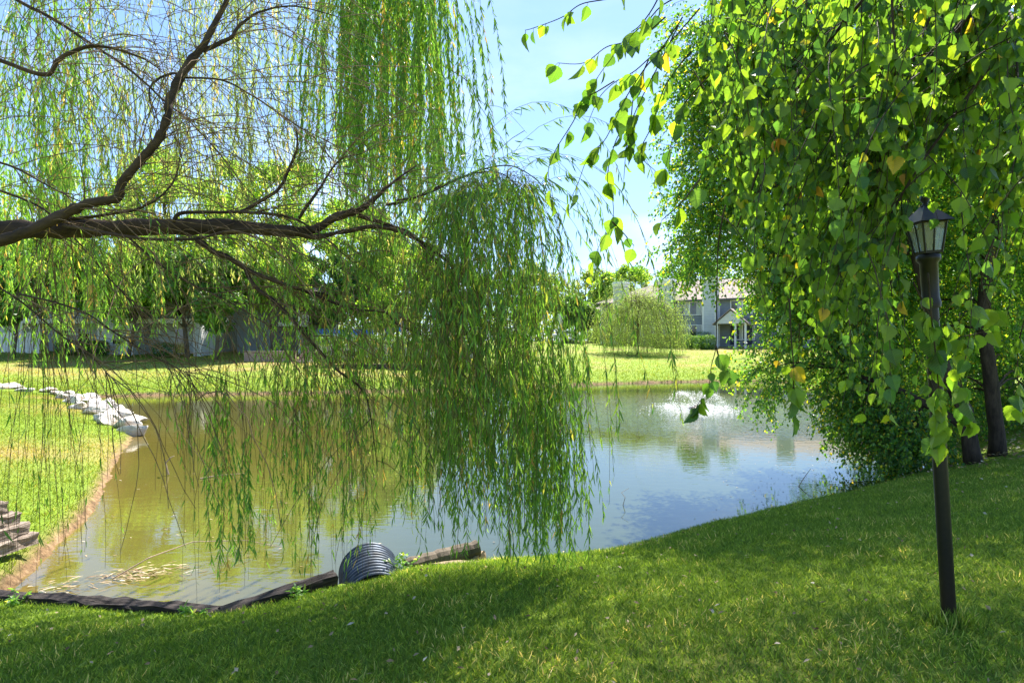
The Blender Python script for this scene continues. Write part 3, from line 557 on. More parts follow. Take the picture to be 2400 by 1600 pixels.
# ------------------------------------------------------------------ river birch over the camera on the right
bz = tz1(4.6, 1.2); birch = empty('birch_tree', (4.6, 1.2, bz)); tag(birch, 'near river birch with large drooping saw-toothed leaves hanging in front of the lamp post', 'tree')
def bl_(mb_, name, mat_, smooth=False):
    o = mb_.build(name, mat_, birch, smooth); o.location = (-4.6, -1.2, -bz); return o
tb = MB(); tb.tube([(4.6, 1.2, bz - .2), (4.6, 1.2, 2.0), (4.5, 1.35, 3.4), (4.3, 1.7, 5.2), (3.9, 2.3, 7.0), (3.4, 3.2, 8.6)], [.22, .18, .16, .13, .09, .05], 12); bl_(tb, 'trunk', BARK_B, True)
SPR = [
    [(1640, -30), (1557, 10), (1516, 51), (1465, 97), (1424, 148), (1389, 199)],
    [(1640, 20), (1572, 97), (1526, 133), (1486, 168), (1440, 194), (1404, 230), (1379, 286)],
    [(1520, -40), (1435, -5), (1363, 10), (1317, 41), (1251, 66), (1231, 71)],
    [(1560, 40), (1500, 90), (1455, 102), (1419, 112), (1368, 148), (1307, 148)],
    [(1600, 40), (1552, 112), (1506, 168), (1455, 250), (1419, 326), (1379, 367), (1353, 434), (1335, 470)],
    [(1440, 190), (1400, 215), (1368, 235), (1343, 286), (1302, 352), (1285, 400), (1292, 440), (1297, 474)],
    [(1520, 140), (1486, 224), (1476, 286), (1445, 326), (1424, 408), (1435, 459), (1435, 520), (1404, 576), (1379, 643)],
    [(1435, 520), (1460, 545), (1486, 576)],
    [(1640, 420), (1598, 474), (1552, 515)],
    [(1700, 480), (1685, 560), (1681, 634), (1679, 720), (1678, 810), (1667, 858), (1661, 902), (1634, 950)],
    [(1678, 810), (1690, 850), (1710, 860)],
    [(2175, 640), (2185, 760), (2195, 850), (2200, 930), (2195, 1000), (2192, 1040)],
    [(2140, 660), (2180, 740), (2230, 830), (2262, 930), (2275, 980)],
    [(1850, 700), (1855, 800), (1860, 870), (1857, 965)],
    [(1620, 120), (1560, 200), (1525, 300), (1500, 360), (1535, 400)],
    [(1660, 180), (1600, 250), (1575, 330), (1560, 390)],
    [(1590, 60), (1545, 150), (1490, 260), (1470, 330), (1462, 420)],
    [(2330, 560), (2300, 660), (2330, 760), (2250, 790)],
    [(2420, 700), (2390, 790), (2385, 870), (2392, 950)],
    [(1560, -40), (1530, 20), (1500, 60), (1480, 75)],
]
bb = MB(); bv = MB()
def bleaf(p, tg, size, ss=1.0):
    m_ = len(p); a_ = rng.uniform(0, 2 * pi, m_); side = np.stack([np.cos(a_), np.sin(a_), 0 * a_], 1)
    D = nrm(tg * .35 + side * rng.uniform(.1, .8, (m_, 1)) + np.array([0, 0, -.85])); pet = p + D * .012
    N_ = nrm(np.stack([rng.normal(0, 1, m_), rng.normal(0, .85, m_), rng.normal(.2, .45, m_)], 1))
    L = size * (.5 + .72 * rng.random(m_) ** .7); leaves(bv, pet, D, N_, L, L * rng.uniform(.74, .92, m_), LEAF_B)
    V, Q = tubes(np.stack([p, p + D * .007, pet + D * .004], 1), np.full((m_, 3), .0007), 3); bb.add(V, Q)
for q, s_ in enumerate(SPR):
    d0 = 1.75 + .5 * rng.random(); bare = q in (7, 10)
    P, rd = polyW([(a, b, d0 + .04 * i, .0034 - .0024 * i / len(s_)) for i, (a, b) in enumerate(s_)], len(s_) * 5)
    bb.tube(P, rd * .8, 5)
    ln_ = np.linalg.norm(np.diff(P, axis=0), axis=1).sum(); m_ = int(ln_ * (30 if q > 8 else 21)) if not bare else 2
    if q in (11, 12): m_ = int(ln_ * 60)
    if q == 9: p, tg, t = along(P[None], 9, .72, 1)
    elif q == 13: p, tg, t = along(P[None], 7, .55, 1)
    else: p, tg, t = along(P[None], m_, .12 if q else .2, 1.0)
    p = np.concatenate([p, P[-1:]]); tg = np.concatenate([tg, nrm(P[-1:] - P[-2:-1])])
    bleaf(p, tg, .064)
LXP = np.array([-300, 0, 100, 300, 450, 560, 650, 800, 900, 1100]); LXV = np.array([1610, 1630, 1625, 1625, 1660, 1700, 1740, 1770, 1820, 2100])
BXP = np.array([1580, 1640, 1700, 1800, 1900, 2000, 2100, 2200, 2250, 2300, 2400, 2700]); BXV = np.array([430, 580, 800, 930, 960, 960, 1000, 1030, 940, 860, 860, 900])
def allowed(P, soft=0.0):
    px, py = pxy(P); h = (px > np.interp(py, LXP, LXV) + soft) & (py < np.interp(px, BXP, BXV) - soft)
    house = (px > 1540) & (px < 1775) & (py > 610) & (py < 830); lamp = (px > 2118) & (px < 2246) & (py > 440) & (py < 790)
    dark = (px > 2240) & (py > 480); low = py > np.interp(px, BXP, BXV) - 260; u = rng.random(px.shape)
    return h & ~(house & (u > .10)) & ~(lamp & (u > np.where(py < 640, .15, .12))) & ~(dark & (u > .45)) & ~(low & (u > .8)) & (P[..., 1] > .9)
nm = 36; px = rng.uniform(1680, 2560, nm); py = rng.uniform(-330, 120, nm); d = rng.uniform(1.5, 3.3, nm)
P0 = np.array([W(a, b, c) for a, b, c in zip(px, py, d)]); Lm = rng.uniform(.28, .85, nm) * d * .42 + .5
MP = strands(P0, np.stack([rng.normal(-.55, .3, nm), rng.normal(0, .25, nm), rng.normal(-.45, .3, nm)], 1), Lm, 14, .07, .05)
MP = MP[pxy(MP[:, -1])[0] > 1690]; nm = len(MP)
rr = (rng.uniform(.003, .0085, nm))[:, None] * np.linspace(1, .3, 14)[None]; V, Q = tubes(MP, rr, 6); bb.add(V, Q)
p, tg, t = along(MP, 17, .02, 1); nk = len(p)
Lk = rng.uniform(.25, .75, nk); TP = strands(p, tg * .6 + rng.normal(0, .4, (nk, 3)) + np.array([-.1, 0, -.25]), Lk, 9, .16, .07)
ok = allowed(TP[:, -1]) & allowed(TP[:, 4], -20); TP = TP[ok]; nk = len(TP); V, Q = tubes(TP, np.full((nk, 9), .0017) * np.linspace(1.2, .5, 9)[None], 4); bb.add(V, Q)
# more twigs filling the whole mass
nf = 840; px = rng.uniform(1600, 2460, nf); py = rng.uniform(-160, 900, nf); d = rng.uniform(1.75, 3.6, nf)
P0 = np.array([W(a, b, c) for a, b, c in zip(px, py, d)]); TF = strands(P0, np.stack([rng.normal(-.3, .35, nf), rng.normal(0, .4, nf), rng.normal(-.5, .25, nf)], 1), rng.uniform(.3, .8, nf), 9, .16, .07)
ok = allowed(TF[:, -1]) & allowed(TF[:, 4]) & allowed(TF[:, 0], -30); TF = TF[ok]; V, Q = tubes(TF, np.full((len(TF), 9), .0018) * np.linspace(1.2, .5, 9)[None], 4); bb.add(V, Q)
TP = np.concatenate([TP, TF]); p, tg, t = along(TP, 17, .05, 1.0); ok = allowed(p); p, tg = p[ok], tg[ok]; print('birch leaves', len(p))
bleaf(p, tg, .047)
bl_(bb, 'branches', BARK_B, True)
# unseen birch leaves over the frame, put there to shade the lawn
nl = 80000; q = rng.random((nl, 3)); P = np.stack([.4 + 8.5 * q[:, 0], 6.4 + 7.0 * q[:, 1], 0 * q[:, 2]], 1); P[:, 2] = EYE + .60 * P[:, 1] + .5 + 1.7 * q[:, 2]
leaves(bv, P, rdir(nl) + np.array([0, 0, -.6]), rdir(nl) + np.array([0, 0, 1.]), rng.uniform(.035, .06, nl), rng.uniform(.028, .045, nl), LEAF_Q)
nl = 14000; P = np.array([4.3, 7.5, 7.7]) + rng.normal(0, 1, (nl, 3)) * np.array([.9, .8, .5]); P[:, 2] = np.maximum(P[:, 2], EYE + .6 * P[:, 1] + .3)  # extra unseen clump added to keep direct sun off the lamp post
leaves(bv, P, rdir(nl) + np.array([0, 0, -.6]), rdir(nl) + np.array([0, 0, 1.]), rng.uniform(.035, .06, nl), rng.uniform(.028, .045, nl), LEAF_Q)
bl_(bv, 'crown', G_BIRCH)

# ------------------------------------------------------------------ birches on the right bank over the water
def bank_birch(label, base, tpts, blobs, seed, mat_=G_BIRCHFAR, lsz=.068, fullness=1.75):
    x, y = base; z = tz1(x, y); root = empty('birch_tree', (x, y, z)); tag(root, label, 'tree', 'birches on the right bank'); off = np.array([x, y, z])
    tb = MB(); T = []
    for pts in tpts:
        P = np.array([(p_[0], p_[1], p_[2]) for p_ in pts]) - off; k = 16; t = np.linspace(0, len(P) - 1, k); i = np.minimum(t.astype(int), len(P) - 2); f = (t - i)[:, None]; Q = P[i] * (1 - f) + P[i + 1] * f
        Q += np.cumsum(rng.normal(0, .012, Q.shape), 0); rd = np.interp(t, np.arange(len(P)), [p_[3] for p_ in pts]); rd[0] *= 1.35; rd[1] *= 1.1; tb.tube(Q, rd, 12); T.append(Q)
    lfm = MB(); brm = MB(); Tall = np.concatenate([q[4:] for q in T])
    for (px, py, d, rx, ry, rdp, n_) in blobs:
        n_ = int(n_ * fullness); c = W(px, py, d); sx = np.array([rx / F * d, rdp, ry / F * d]); v = nrm(rng.normal(0, 1, (n_, 3))) * rng.random((n_, 1)) ** .45
        P0 = c + v * sx; L = rng.uniform(.5, 1.15, n_); D0 = v * .8 + rng.normal(0, .35, (n_, 3)) + np.array([-.15, 0, -.1])
        S = strands(P0, D0, L, 8, .18, .08); S[:, :, 2] = np.maximum(S[:, :, 2], .06); S = S - off
        V, Q = tubes(S, np.full((n_, 8), .004) * np.linspace(1.2, .4, 8)[None], 3); brm.add(V, Q)
        p, tg, t = along(S, 34, 0, 1); m_ = len(p); a_ = rng.normal(0, 1, (m_, 3)); D = nrm(tg * .4 + a_ * .5 + np.array([0, 0, -.55])); p = p + a_ * .03
        Ls = rng.uniform(.7, 1.25, m_) * lsz; leaves(lfm, p, D, nrm(rng.normal(0, 1, (m_, 3)) + np.array([0, 0, .5])), Ls, Ls * .72, LEAF_Q)
        for s0 in c[None] + nrm(rng.normal(0, 1, (3, 3))) * sx * .5 - off:   # boughs from the stems to the clump
            a0 = Tall[np.argmin(np.linalg.norm(Tall - s0 - np.array([0, 0, .4]), axis=1))]; tt_ = np.linspace(0, 1, 8)[:, None]; pth = a0 * (1 - tt_) + s0 * tt_ + np.array([0, 0, .35]) * np.sin(tt_ * pi) * np.linalg.norm(s0 - a0) * .3
            brm.tube(pth, np.linspace(.03, .007, 8), 5)
    tb.build('trunk', BARK_B, root, True); brm.build('branches', BARK_B, root); lfm.build('crown', mat_, root); return root
b1 = (8.15, 10.5); b2 = (9.0, 11.1)
bank_birch('dark leaning birch trunk behind the lamp post with branches dipping to the water', b1,
    [[(8.15, 10.5, tz1(*b1) - .15, .125), (7.95, 10.5, 1.4, .115), (7.55, 10.6, 2.4, .105), (7.35, 10.7, 3.6, .095), (7.0, 10.9, 5.5, .09), (6.4, 11.2, 7.6, .05)], [(8.1, 10.5, 1.0, .09), (7.3, 11.2, 1.7, .06), (6.6, 11.6, 2.0, .03)]],
    [(1800, 180, 11.5, 160, 190, 1.2, 300), (1690, 230, 11.5, 100, 130, .9, 120), (1650, 90, 11.5, 60, 110, .8, 60), (1900, 60, 11.5, 220, 120, 1.2, 240), (1880, 330, 13, 150, 160, 1.2, 200), (1960, 420, 13, 150, 160, 1.2, 200), (2060, 600, 13, 150, 200, 1.2, 240), (1720, 380, 11.5, 110, 120, 1.0, 190), (1660, 500, 12, 70, 70, .9, 70), (1850, 470, 12, 150, 150, 1.2, 230), (1640, 590, 12, 60, 30, .8, 40), (1840, 620, 12.5, 60, 60, 1.0, 80),
     (1890, 700, 12.5, 90, 120, 1.2, 180), (2070, 960, 11.8, 90, 55, .8, 170), (1975, 860, 12, 70, 60, .8, 90), (2110, 1010, 11.3, 60, 50, .6, 110), (1800, 870, 12.5, 45, 70, .6, 40), (1980, 600, 12, 150, 200, 1.2, 300), (2000, 250, 11.5, 180, 230, 1.2, 300)], 1)
bank_birch('upright birch trunk with rough dark bark right of the leaning birch', b2,
    [[(9.0, 11.1, tz1(*b2) - .15, .13), (8.9, 11.1, 1.5, .12), (8.65, 11.1, 3.0, .105), (9.0, 11.2, 5.5, .1), (9.3, 11.4, 8.5, .05)]],
    [(2180, 150, 11, 200, 200, 1.2, 260), (2350, 300, 11, 150, 250, 1.2, 260), (2220, 500, 12, 170, 200, 1.2, 300), (2380, 600, 12, 120, 200, 1.2, 240), (2120, 780, 13, 130, 140, 1.0, 260), (2300, 760, 14, 170, 130, 1.2, 260), (2230, 930, 13.5, 90, 60, .8, 110), (2390, 900, 13.5, 60, 80, .8, 80)], 2)
broadleaf('shady tree filling the right bank behind the two birch trunks', 14.5, 17.5, 9.5, 4.6, G_BIRCHFAR, 42000, .13, .04, name='bank_tree', seed=31, ncl=70, gap=.9)
broadleaf('dense dark tree at the right edge behind the birches', 17.5, 19.0, 10.5, 4.5, G_DARK, 38000, .14, .02, name='bank_tree', seed=32, ncl=70, gap=.9)
broadleaf('tree leaning over the right shore beyond the birches', 13.9, 20.6, 8.0, 3.9, G_DARK, 40000, .12, .0, name='bank_tree', seed=33, ncl=60, gap=.9)

# ------------------------------------------------------------------ lamp post
m, n, o = mat('black_paint'); h = noise(n, 30, 5, obj_co(n)); sp = N(n, 'SeparateXYZ'); n.links.new(obj_co(n), sp.inputs[0])
rz_ = N(n, 'MapRange'); rz_.inputs[1].default_value = .45; rz_.inputs[2].default_value = -.1; n.links.new(sp.outputs[2], rz_.inputs[0])
c = mixc(n, rz_.outputs[0], (.010, .010, .010), (.050, .028, .016)); principled(n, o, mixc(n, .4, c, ramp(n, h, [(.4, (.006, .006, .006)), (.7, (.022, .016, .012))])), .42, .35, bump(n, h, .15, .002)); BLACK = m
m, n, o = mat('lamp_glass'); g1 = N(n, 'BsdfGlass'); g1.inputs['Roughness'].default_value = .12; g1.inputs['Color'].default_value = (.9, .95, .95, 1); g2 = N(n, 'BsdfDiffuse'); g2.inputs[0].default_value = (.34, .36, .35, 1)
ms = N(n, 'MixShader'); ms.inputs[0].default_value = .45; n.links.new(g1.outputs[0], ms.inputs[1]); n.links.new(g2.outputs[0], ms.inputs[2]); n.links.new(ms.outputs[0], o.inputs[0]); GLASSL = m
lx, ly = (2225 - 1200) / F * 3.5, 3.5; lz = tz1(lx, ly); lamp = empty('lamp_post', (lx, ly, lz)); lamp.rotation_euler = (0, R(-3.3), 0)
tag(lamp, 'black lamp post with glass lantern standing tilted on the near lawn under the birch leaves', 'lamp post')
HT = EYE + (800 - 592) / F * 3.5 - lz
g = MB(); g.lathe([(.038, -.3), (.038, .5), (.037, HT - .3)], sides=24); g.build('post', BLACK, lamp, True)
g = MB(); g.lathe([(.048, HT - .32), (.052, HT - .29), (.044, HT - .26), (.046, HT - .06), (.062, HT - .04), (.062, HT - .015), (.04, HT)], sides=24); g.build('collar', BLACK, lamp, True)
g = MB(); s4 = lambda r, z: [(r * cos(a), r * sin(a), z) for a in (pi / 4, 3 * pi / 4, 5 * pi / 4, 7 * pi / 4)]
def frus(g, r0, z0, r1, z1):
    A, B = s4(r0, z0), s4(r1, z1); g.add(A + B, np.array([(0, 1, 5, 4), (1, 2, 6, 5), (2, 3, 7, 6), (3, 0, 4, 7), (3, 2, 1, 0), (4, 5, 6, 7)]))
frus(g, .064, HT + .012, .094, HT + .168); gl = g.build('glass', GLASSL, lamp)
g = MB(); frus(g, .07, HT - .004, .072, HT + .010)
for A, B in zip(s4(.068, HT), s4(.099, HT + .175)): g.tube([A, B], .006, 6)
q4 = s4(.099, HT + .175)
for A, B in zip(q4, q4[1:] + q4[:1]): g.tube([A, B], .008, 6)
for k in range(4):                                                   # the bar down the middle of each pane
    A, B, a2, b2_ = s4(.067, HT)[k], s4(.067, HT)[(k + 1) % 4], q4[k], q4[(k + 1) % 4]; g.tube([tuple((np.array(A) + B) / 2), tuple((np.array(a2) + b2_) / 2)], .004, 5)
g.build('lantern_frame', BLACK, lamp)
g = MB(); frus(g, .138, HT + .178, .05, HT + .255); frus(g, .05, HT + .255, .03, HT + .275); g.build('lantern_roof', BLACK, lamp)
g = MB(); g.lathe([(.028, HT + .275), (.012, HT + .29), (.026, HT + .312), (.022, HT + .335), (.008, HT + .35), (.002, HT + .372)], sides=14); g.build('finial', BLACK, lamp, True)
g = MB(); g.lathe([(.012, HT + .01), (.012, HT + .05), (.03, HT + .08), (.032, HT + .12), (.012, HT + .15)], sides=14); g.build('bulb', plain('frosted_bulb', (.75, .74, .7), .3), lamp, True)

# ------------------------------------------------------------------ timbers at the water's edge
m, n, o = mat('old_timber'); mpn = N(n, 'Mapping'); mpn.inputs['Scale'].default_value = (.9, 14, 14); n.links.new(obj_co(n), mpn.inputs[0])
h = noise(n, 3, 9, mpn.outputs[0], .72); principled(n, o, ramp(n, h, [(.32, (.010, .008, .008)), (.55, (.045, .036, .034)), (.75, (.12, .095, .08))]), .8, .25, bump(n, h, 1, .03)); TIMB = m
m, n, o = mat('bleached_timber'); mpn = N(n, 'Mapping'); mpn.inputs['Scale'].default_value = (.9, 12, 12); n.links.new(obj_co(n), mpn.inputs[0])
h = noise(n, 3, 9, mpn.outputs[0], .7); principled(n, o, ramp(n, h, [(.34, (.08, .055, .045)), (.48, (.30, .235, .19)), (.72, (.50, .43, .37))]), .85, .2, bump(n, h, 1, .03)); TIMG = m
def timber(label, a, b, wd, ht, m_, group=None, name='landscape_timber', wear=.008):
    a = np.array(a, float); b = np.array(b, float); L = np.linalg.norm(b - a); k = max(6, int(L / .12)); ys = np.array([-.5, -.42, 0, .42, .5]) * wd
    ring = [(-.5, -.42), (-.42, -.5), (0, -.5), (.42, -.5), (.5, -.42), (.5, 0), (.5, .42), (.42, .5), (.1, .52), (-.15, .48), (-.42, .5), (-.5, .42), (-.5, 0)]; r_ = len(ring)
    V = np.array([[(L * i / (k - 1), y * wd, z * ht) for y, z in ring] for i in range(k)]); V[:, :, 1:] += rng.normal(0, wear, (k, r_, 2)); V[0, :, 0] += rng.normal(0, .012, r_); V[-1, :, 0] += rng.normal(0, .012, r_)
    i = np.arange(r_); j = (i + 1) % r_; Q = np.concatenate([np.stack([q * r_ + i, q * r_ + j, (q + 1) * r_ + j, (q + 1) * r_ + i], 1) for q in range(k - 1)])
    g = MB(); g.add(V.reshape(-1, 3), [Q, i[::-1].reshape(1, -1), ((k - 1) * r_ + i).reshape(1, -1)]); ob = g.build(name, m_)
    d = (b - a) / L; ob.location = tuple(a); ob.rotation_mode = 'QUATERNION'; ob.rotation_quaternion = Vector(d).to_track_quat('X', 'Z'); tag(ob, label, 'timber', group); return ob
timber('long dark weathered edging timber along the lower left corner of the pond', W(-90, 1404, 5.62) , W(528, 1449, 5.2), .15, .17, TIMB, 'edging timbers along the near shore')
timber('short dark edging timber running up from the corner to the corrugated pipe', W(522, 1452, 5.16), W(785, 1362, 5.75), .15, .17, TIMB, 'edging timbers along the near shore')
far0 = [(-5.60, 6.98), (-5.66, 6.93), (-5.73, 6.87), (-5.80, 6.81)]
for k, (a, b) in enumerate(far0):
    z = .31 + .135 * k; timber(['lowest grey timber of the stacked retaining wall on the left bank', 'second grey timber from the bottom of the stacked wall on the left bank', 'third grey timber of the stacked wall just under the top one on the left bank', 'topmost grey timber of the stacked retaining wall on the left bank'][k],
        (a, b, z), (a - .28, b - 1.7, z + .004), .15, .136, TIMG, 'stacked wall timbers on the left bank')

# ------------------------------------------------------------------ corrugated pipe, log, stones
PIPEM = plain('galvanised_pipe', (.065, .09, .135), .5, .5, .4, 9, .45)
ax = nrm(np.array([-.30, .93, .02])); g = MB(); prof = []
for i in range(12 * 9 + 1): prof.append((  .298 + .017 * sin(i / 9 * 2 * pi), i * .075 / 9))
prof += [(.27, 12 * .075), (.27, 0)]
g.lathe(prof, sides=56); pp = g.build('drain_pipe', PIPEM, None, True); pe_ = W(868, 1378, 6.02); pp.location = tuple(pe_ - ax * .35 + np.array([.02, 0, -.02])); pp.rotation_mode = 'QUATERNION'; pp.rotation_quaternion = Vector(ax).to_track_quat('Z', 'Y')
tag(pp, 'ribbed blue grey corrugated metal drain pipe poking out of the bank into the pond', 'pipe')
def rockmesh(sx, sy, sz, seed, cuts=2.2, sub=3):
    import bmesh
    bm = bmesh.new(); bmesh.ops.create_icosphere(bm, subdivisions=sub, radius=1); r_ = np.random.default_rng(seed)
    V = np.array([v.co[:] for v in bm.verts])
    for _ in range(17):
        d = nrm(r_.normal(0, 1, 3) * np.array([1, 1, 1.3])); lim = r_.uniform(.38, .72); ex = np.maximum(V @ d - lim, 0)[:, None]; V = V - ex * d * .93
    V += .05 * np.sin(V * 5 + seed)[:, [1, 2, 0]] + r_.normal(0, .014, V.shape)
    F_ = np.array([[v.index for v in f.verts] for f in bm.faces]); bm.free(); return V * np.array([sx, sy, sz]), F_
m, n, o = mat('pale_limestone'); h = noise(n, 5, 9, obj_co(n), .72); h2 = noise(n, 1.6, 4, obj_co(n))
c = mixc(n, ramp(n, h2, [(.52, (0, 0, 0)), (.7, (.8, .8, .8))]), ramp(n, h, [(.28, (.16, .13, .10)), (.4, (.44, .40, .35)), (.62, (.64, .60, .55))]), (.42, .25, .15)); principled(n, o, c, .85, .2, bump(n, h, 1, .06)); STONE = m
m, n, o = mat('tan_stone'); h = noise(n, 7, 9, obj_co(n), .72); principled(n, o, ramp(n, h, [(.3, (.14, .095, .055)), (.62, (.36, .28, .19))]), .85, .2, bump(n, h, 1, .04)); TANST = m
RK = [(300, 1000, 16.8, .75, .5, .42), (275, 965, 18.2, .7, .5, .36), (240, 985, 17.6, .5, .4, .3), (305, 978, 18.6, .5, .4, .3), (255, 945, 19.8, .75, .5, .34), (215, 955, 19.0, .5, .4, .28), (285, 940, 20.5, .6, .45, .3), (225, 930, 21.2, .65, .5, .3),
      (190, 938, 20.6, .5, .4, .26), (260, 925, 22.2, .55, .45, .26), (200, 920, 22.8, .7, .5, .28), (170, 925, 22.2, .5, .4, .24), (235, 913, 24, .6, .45, .26), (180, 911, 24.5, .65, .5, .24), (150, 915, 24, .5, .4, .22), (210, 903, 26, .6, .45, .24),
      (160, 902, 26.5, .7, .5, .24), (130, 906, 26, .5, .4, .2), (195, 916, 26.8, .5, .4, .25), (110, 904, 27, .6, .45, .22), (30, 908, 27.0, .8, .5, .26), (5, 912, 26.6, .6, .45, .24), (60, 911, 26.4, .5, .4, .2), (212, 926, 27.4, .5, .35, .3), (318, 1012, 16.6, .35, .3, .2)]
RK += [(RK[k_][0] + rng.uniform(-26, 22), RK[k_][1], RK[k_][2] + rng.uniform(-.9, .9), rng.uniform(.35, .7), rng.uniform(.3, .5), rng.uniform(.25, .42)) for k_ in (0, 0, 1, 1, 2, 2, 3, 4, 4, 5, 6, 7, 8, 9, 10, 12, 13, 15)]
whr = ['at the water end', 'near the water end', 'in the middle', 'toward the lawn', 'at the far left']
for i, (px, py, d, a, b, c) in enumerate(RK):
    a, b, c = a * .8, b * .8, c * .95; V, F_ = rockmesh(a, b, c, 40 + i); x = (px - 1200) / F * d; g = MB(); g.add(V, F_); ob = g.build('rock', STONE, None, False, (x, d, max(tz1(x, d), -.02) + c * .42), rng.uniform(0, 6))
    sz_ = 'large' if a > .66 else 'small' if a < .52 else 'medium'
    tag(ob, f'{sz_} pale limestone rock of the riprap bank, {whr[0 if d < 18 else 1 if d < 20.5 else 2 if d < 23.5 else 3 if px > 90 else 4]} of the row', 'rock', f'{sz_} riprap rocks {whr[0 if d < 18 else 1 if d < 20.5 else 2 if d < 23.5 else 3 if px > 90 else 4]}')
V, F_ = rockmesh(.31, .22, .17, 90); g = MB(); g.add(V, F_); p_ = W(1105, 1310, 6.75); tag(g.build('boulder', TANST, None, False, (p_[0], p_[1], .13), .3), 'tan rough boulder behind the log at the near water edge under the willow curtain', 'rock')
V, F_ = rockmesh(.35, .12, .035, 92); g = MB(); g.add(V, F_); p_ = W(1075, 1345, 6.3); tag(g.build('flat_stone', TANST, None, False, (p_[0], p_[1], tz1(p_[0], p_[1]) + .02), .15), 'flat tan stone lying on the grass in front of the log', 'rock')
g = MB(); a0, a1 = W(950, 1322, 6.35), W(1120, 1290, 6.75); t = np.linspace(0, 1, 14)[:, None]; P = a0 * (1 - t) + a1 * t + rng.normal(0, .008, (14, 3)); P[:, 2] = np.linspace(.20, .26, 14); g.tube(P, .085 + .02 * rng.random(14), 12); tag(g.build('log', BARK_F, None, False), 'weathered split log lying at the water edge right of the drain pipe', 'log')

# small weeds by the pipe and the timbers
def weed(label, px, d, h, nst, seed, name='weed_plant'):
    x = (px - 1200) / F * d; z = tz1(x, d); r_ = np.random.default_rng(seed); root = empty(name, (x, d, z)); tag(root, label, 'plant')
    S = strands(np.zeros((nst, 3)) + r_.normal(0, .03, (nst, 3)) * np.array([1, 1, 0]), np.stack([r_.normal(0, .45, nst), r_.normal(0, .45, nst), np.ones(nst)], 1), r_.uniform(.6, 1, nst) * h, 6, .05, .06)
    g = MB(); V, Q = tubes(S, np.full((nst, 6), .002), 4); g.add(V, Q)
    p, tg, t = along(S, 9, .2, 1); m_ = len(p); D = nrm(rng.normal(0, 1, (m_, 3)) * np.array([1, 1, .5]) + tg * .4); leaves(g, p, D, nrm(np.array([0, 0, 1.]) + rng.normal(0, .4, (m_, 3))), rng.uniform(.04, .07, m_), rng.uniform(.015, .028, m_), LEAF_W); g.build('foliage', G_WILLOW, root)
weed('leafy green weed growing between the drain pipe and the log', 945, 6.15, .26, 9, 1); weed('low weed with broad leaves in front of the left timber', 40, 5.35, .14, 6, 2); weed('trailing weed growing over the dark timber near its corner', 440, 5.1, .11, 6, 3); weed('trailing weed on the short timber beside the pipe', 700, 5.4, .12, 7, 4)

# ------------------------------------------------------------------ floating leaves, debris, sticks
FLOATM = leaf_mat('dead_leaf', [(0, (.12, .075, .035)), (.4, (.30, .20, .10)), (.8, (.46, .35, .22)), (1, (.62, .55, .44))], .15, (1, 1, 1), .6, .3)
def floaters(label, n_, xr, yr, L, keepf, name='floating_leaves'):
    x = rng.uniform(*xr, n_); y = rng.uniform(*yr, n_); s = sdist(x, y); k = (s < -.03) & keepf(x, y); x, y = x[k], y[k]; n_ = len(x); g = MB()
    a = rng.normal(.25, .6, n_); D = np.stack([np.cos(a), np.sin(a), rng.normal(0, .04, n_)], 1); leaves(g, np.stack([x, y, .006 + .006 * rng.random(n_)], 1), D, np.tile(np.array([0, 0, 1.]), (n_, 1)) + rng.normal(0, .12, (n_, 3)), rng.uniform(.5, 1.2, n_) * L, rng.uniform(.010, .022, n_) * L / .06, LEAF_W); tag(g.build(name, FLOATM), label, 'floating leaves', None, 'stuff')
floaters('small pale leaves scattered over the brown water on the left', 420, (-10, 1), (5.6, 17), .055, lambda x, y: rng.random(len(x)) < np.exp(-(x + 4.2) ** 2 / 9))
floaters('many pale fallen leaves floating on the dark water under the birches', 3600, (2.6, 9), (8.6, 15), .05, lambda x, y: rng.random(len(x)) < np.exp(-np.maximum(-sdist(x, y) - .2, 0) / 1.0) * sst(2.6, 5.5, x))
g = MB(); nd = 260; cxy = [(-4.2, 6.62), (-4.0, 6.7), (-4.35, 6.55), (-4.75, 6.3)]; ci = rng.integers(0, 4, nd); P = np.array([(a, b, .012) for a, b in cxy])[ci] + rng.normal(0, 1, (nd, 3)) * np.array([.17, .09, .016]); P[:, 2] = np.abs(P[:, 2]) + .004
a = rng.normal(.45, .5, nd); leaves(g, P, np.stack([np.cos(a), np.sin(a), rng.normal(0, .12, nd)], 1), np.tile(np.array([0, 0, 1.]), (nd, 1)) + rng.normal(0, .3, (nd, 3)), rng.uniform(.03, .2, nd) , rng.uniform(.004, .016, nd), LEAF_W); tag(g.build('debris', FLOATM), 'raft of pale dead reeds and leaves drifting in the left corner of the pond', 'debris', None, 'stuff')
def stick(label, pts, r, m_=None): g = MB(); P = np.array(pts, float); g.tube(P, np.linspace(r, r * .4, len(P)), 6); tag(g.build('stick', m_ or DRIFT), label, 'stick')
DRIFT = plain('driftwood', (.45, .34, .24), .8, .2, .2, 9)
stick('long curved pale stick arching out of the reed raft', [(-4.35, 6.5, .02), (-4.1, 6.75, .16), (-3.8, 7.1, .22), (-3.3, 7.4, .14), (-2.9, 7.5, .02)], .008)
stick('forked pale branch sticking out of the brown water beyond the reed raft', [W(395, 1108, 11.6) + np.array([0, 0, -.03]), W(388, 1085, 11.6), W(400, 1072, 11.6), W(408, 1068, 11.6)], .02)
stick('thin pale branch lying flat on the water near the forked one', [(-5.9, 11.3, .01), (-5.6, 11.5, .03), (-5.2, 11.7, .02)], .014)
stick('straight pale stick poking up out of the dark water under the birches', [(5.12, 10.7, -.02), (5.3, 10.85, .12), (5.5, 11.0, .26)], .010)
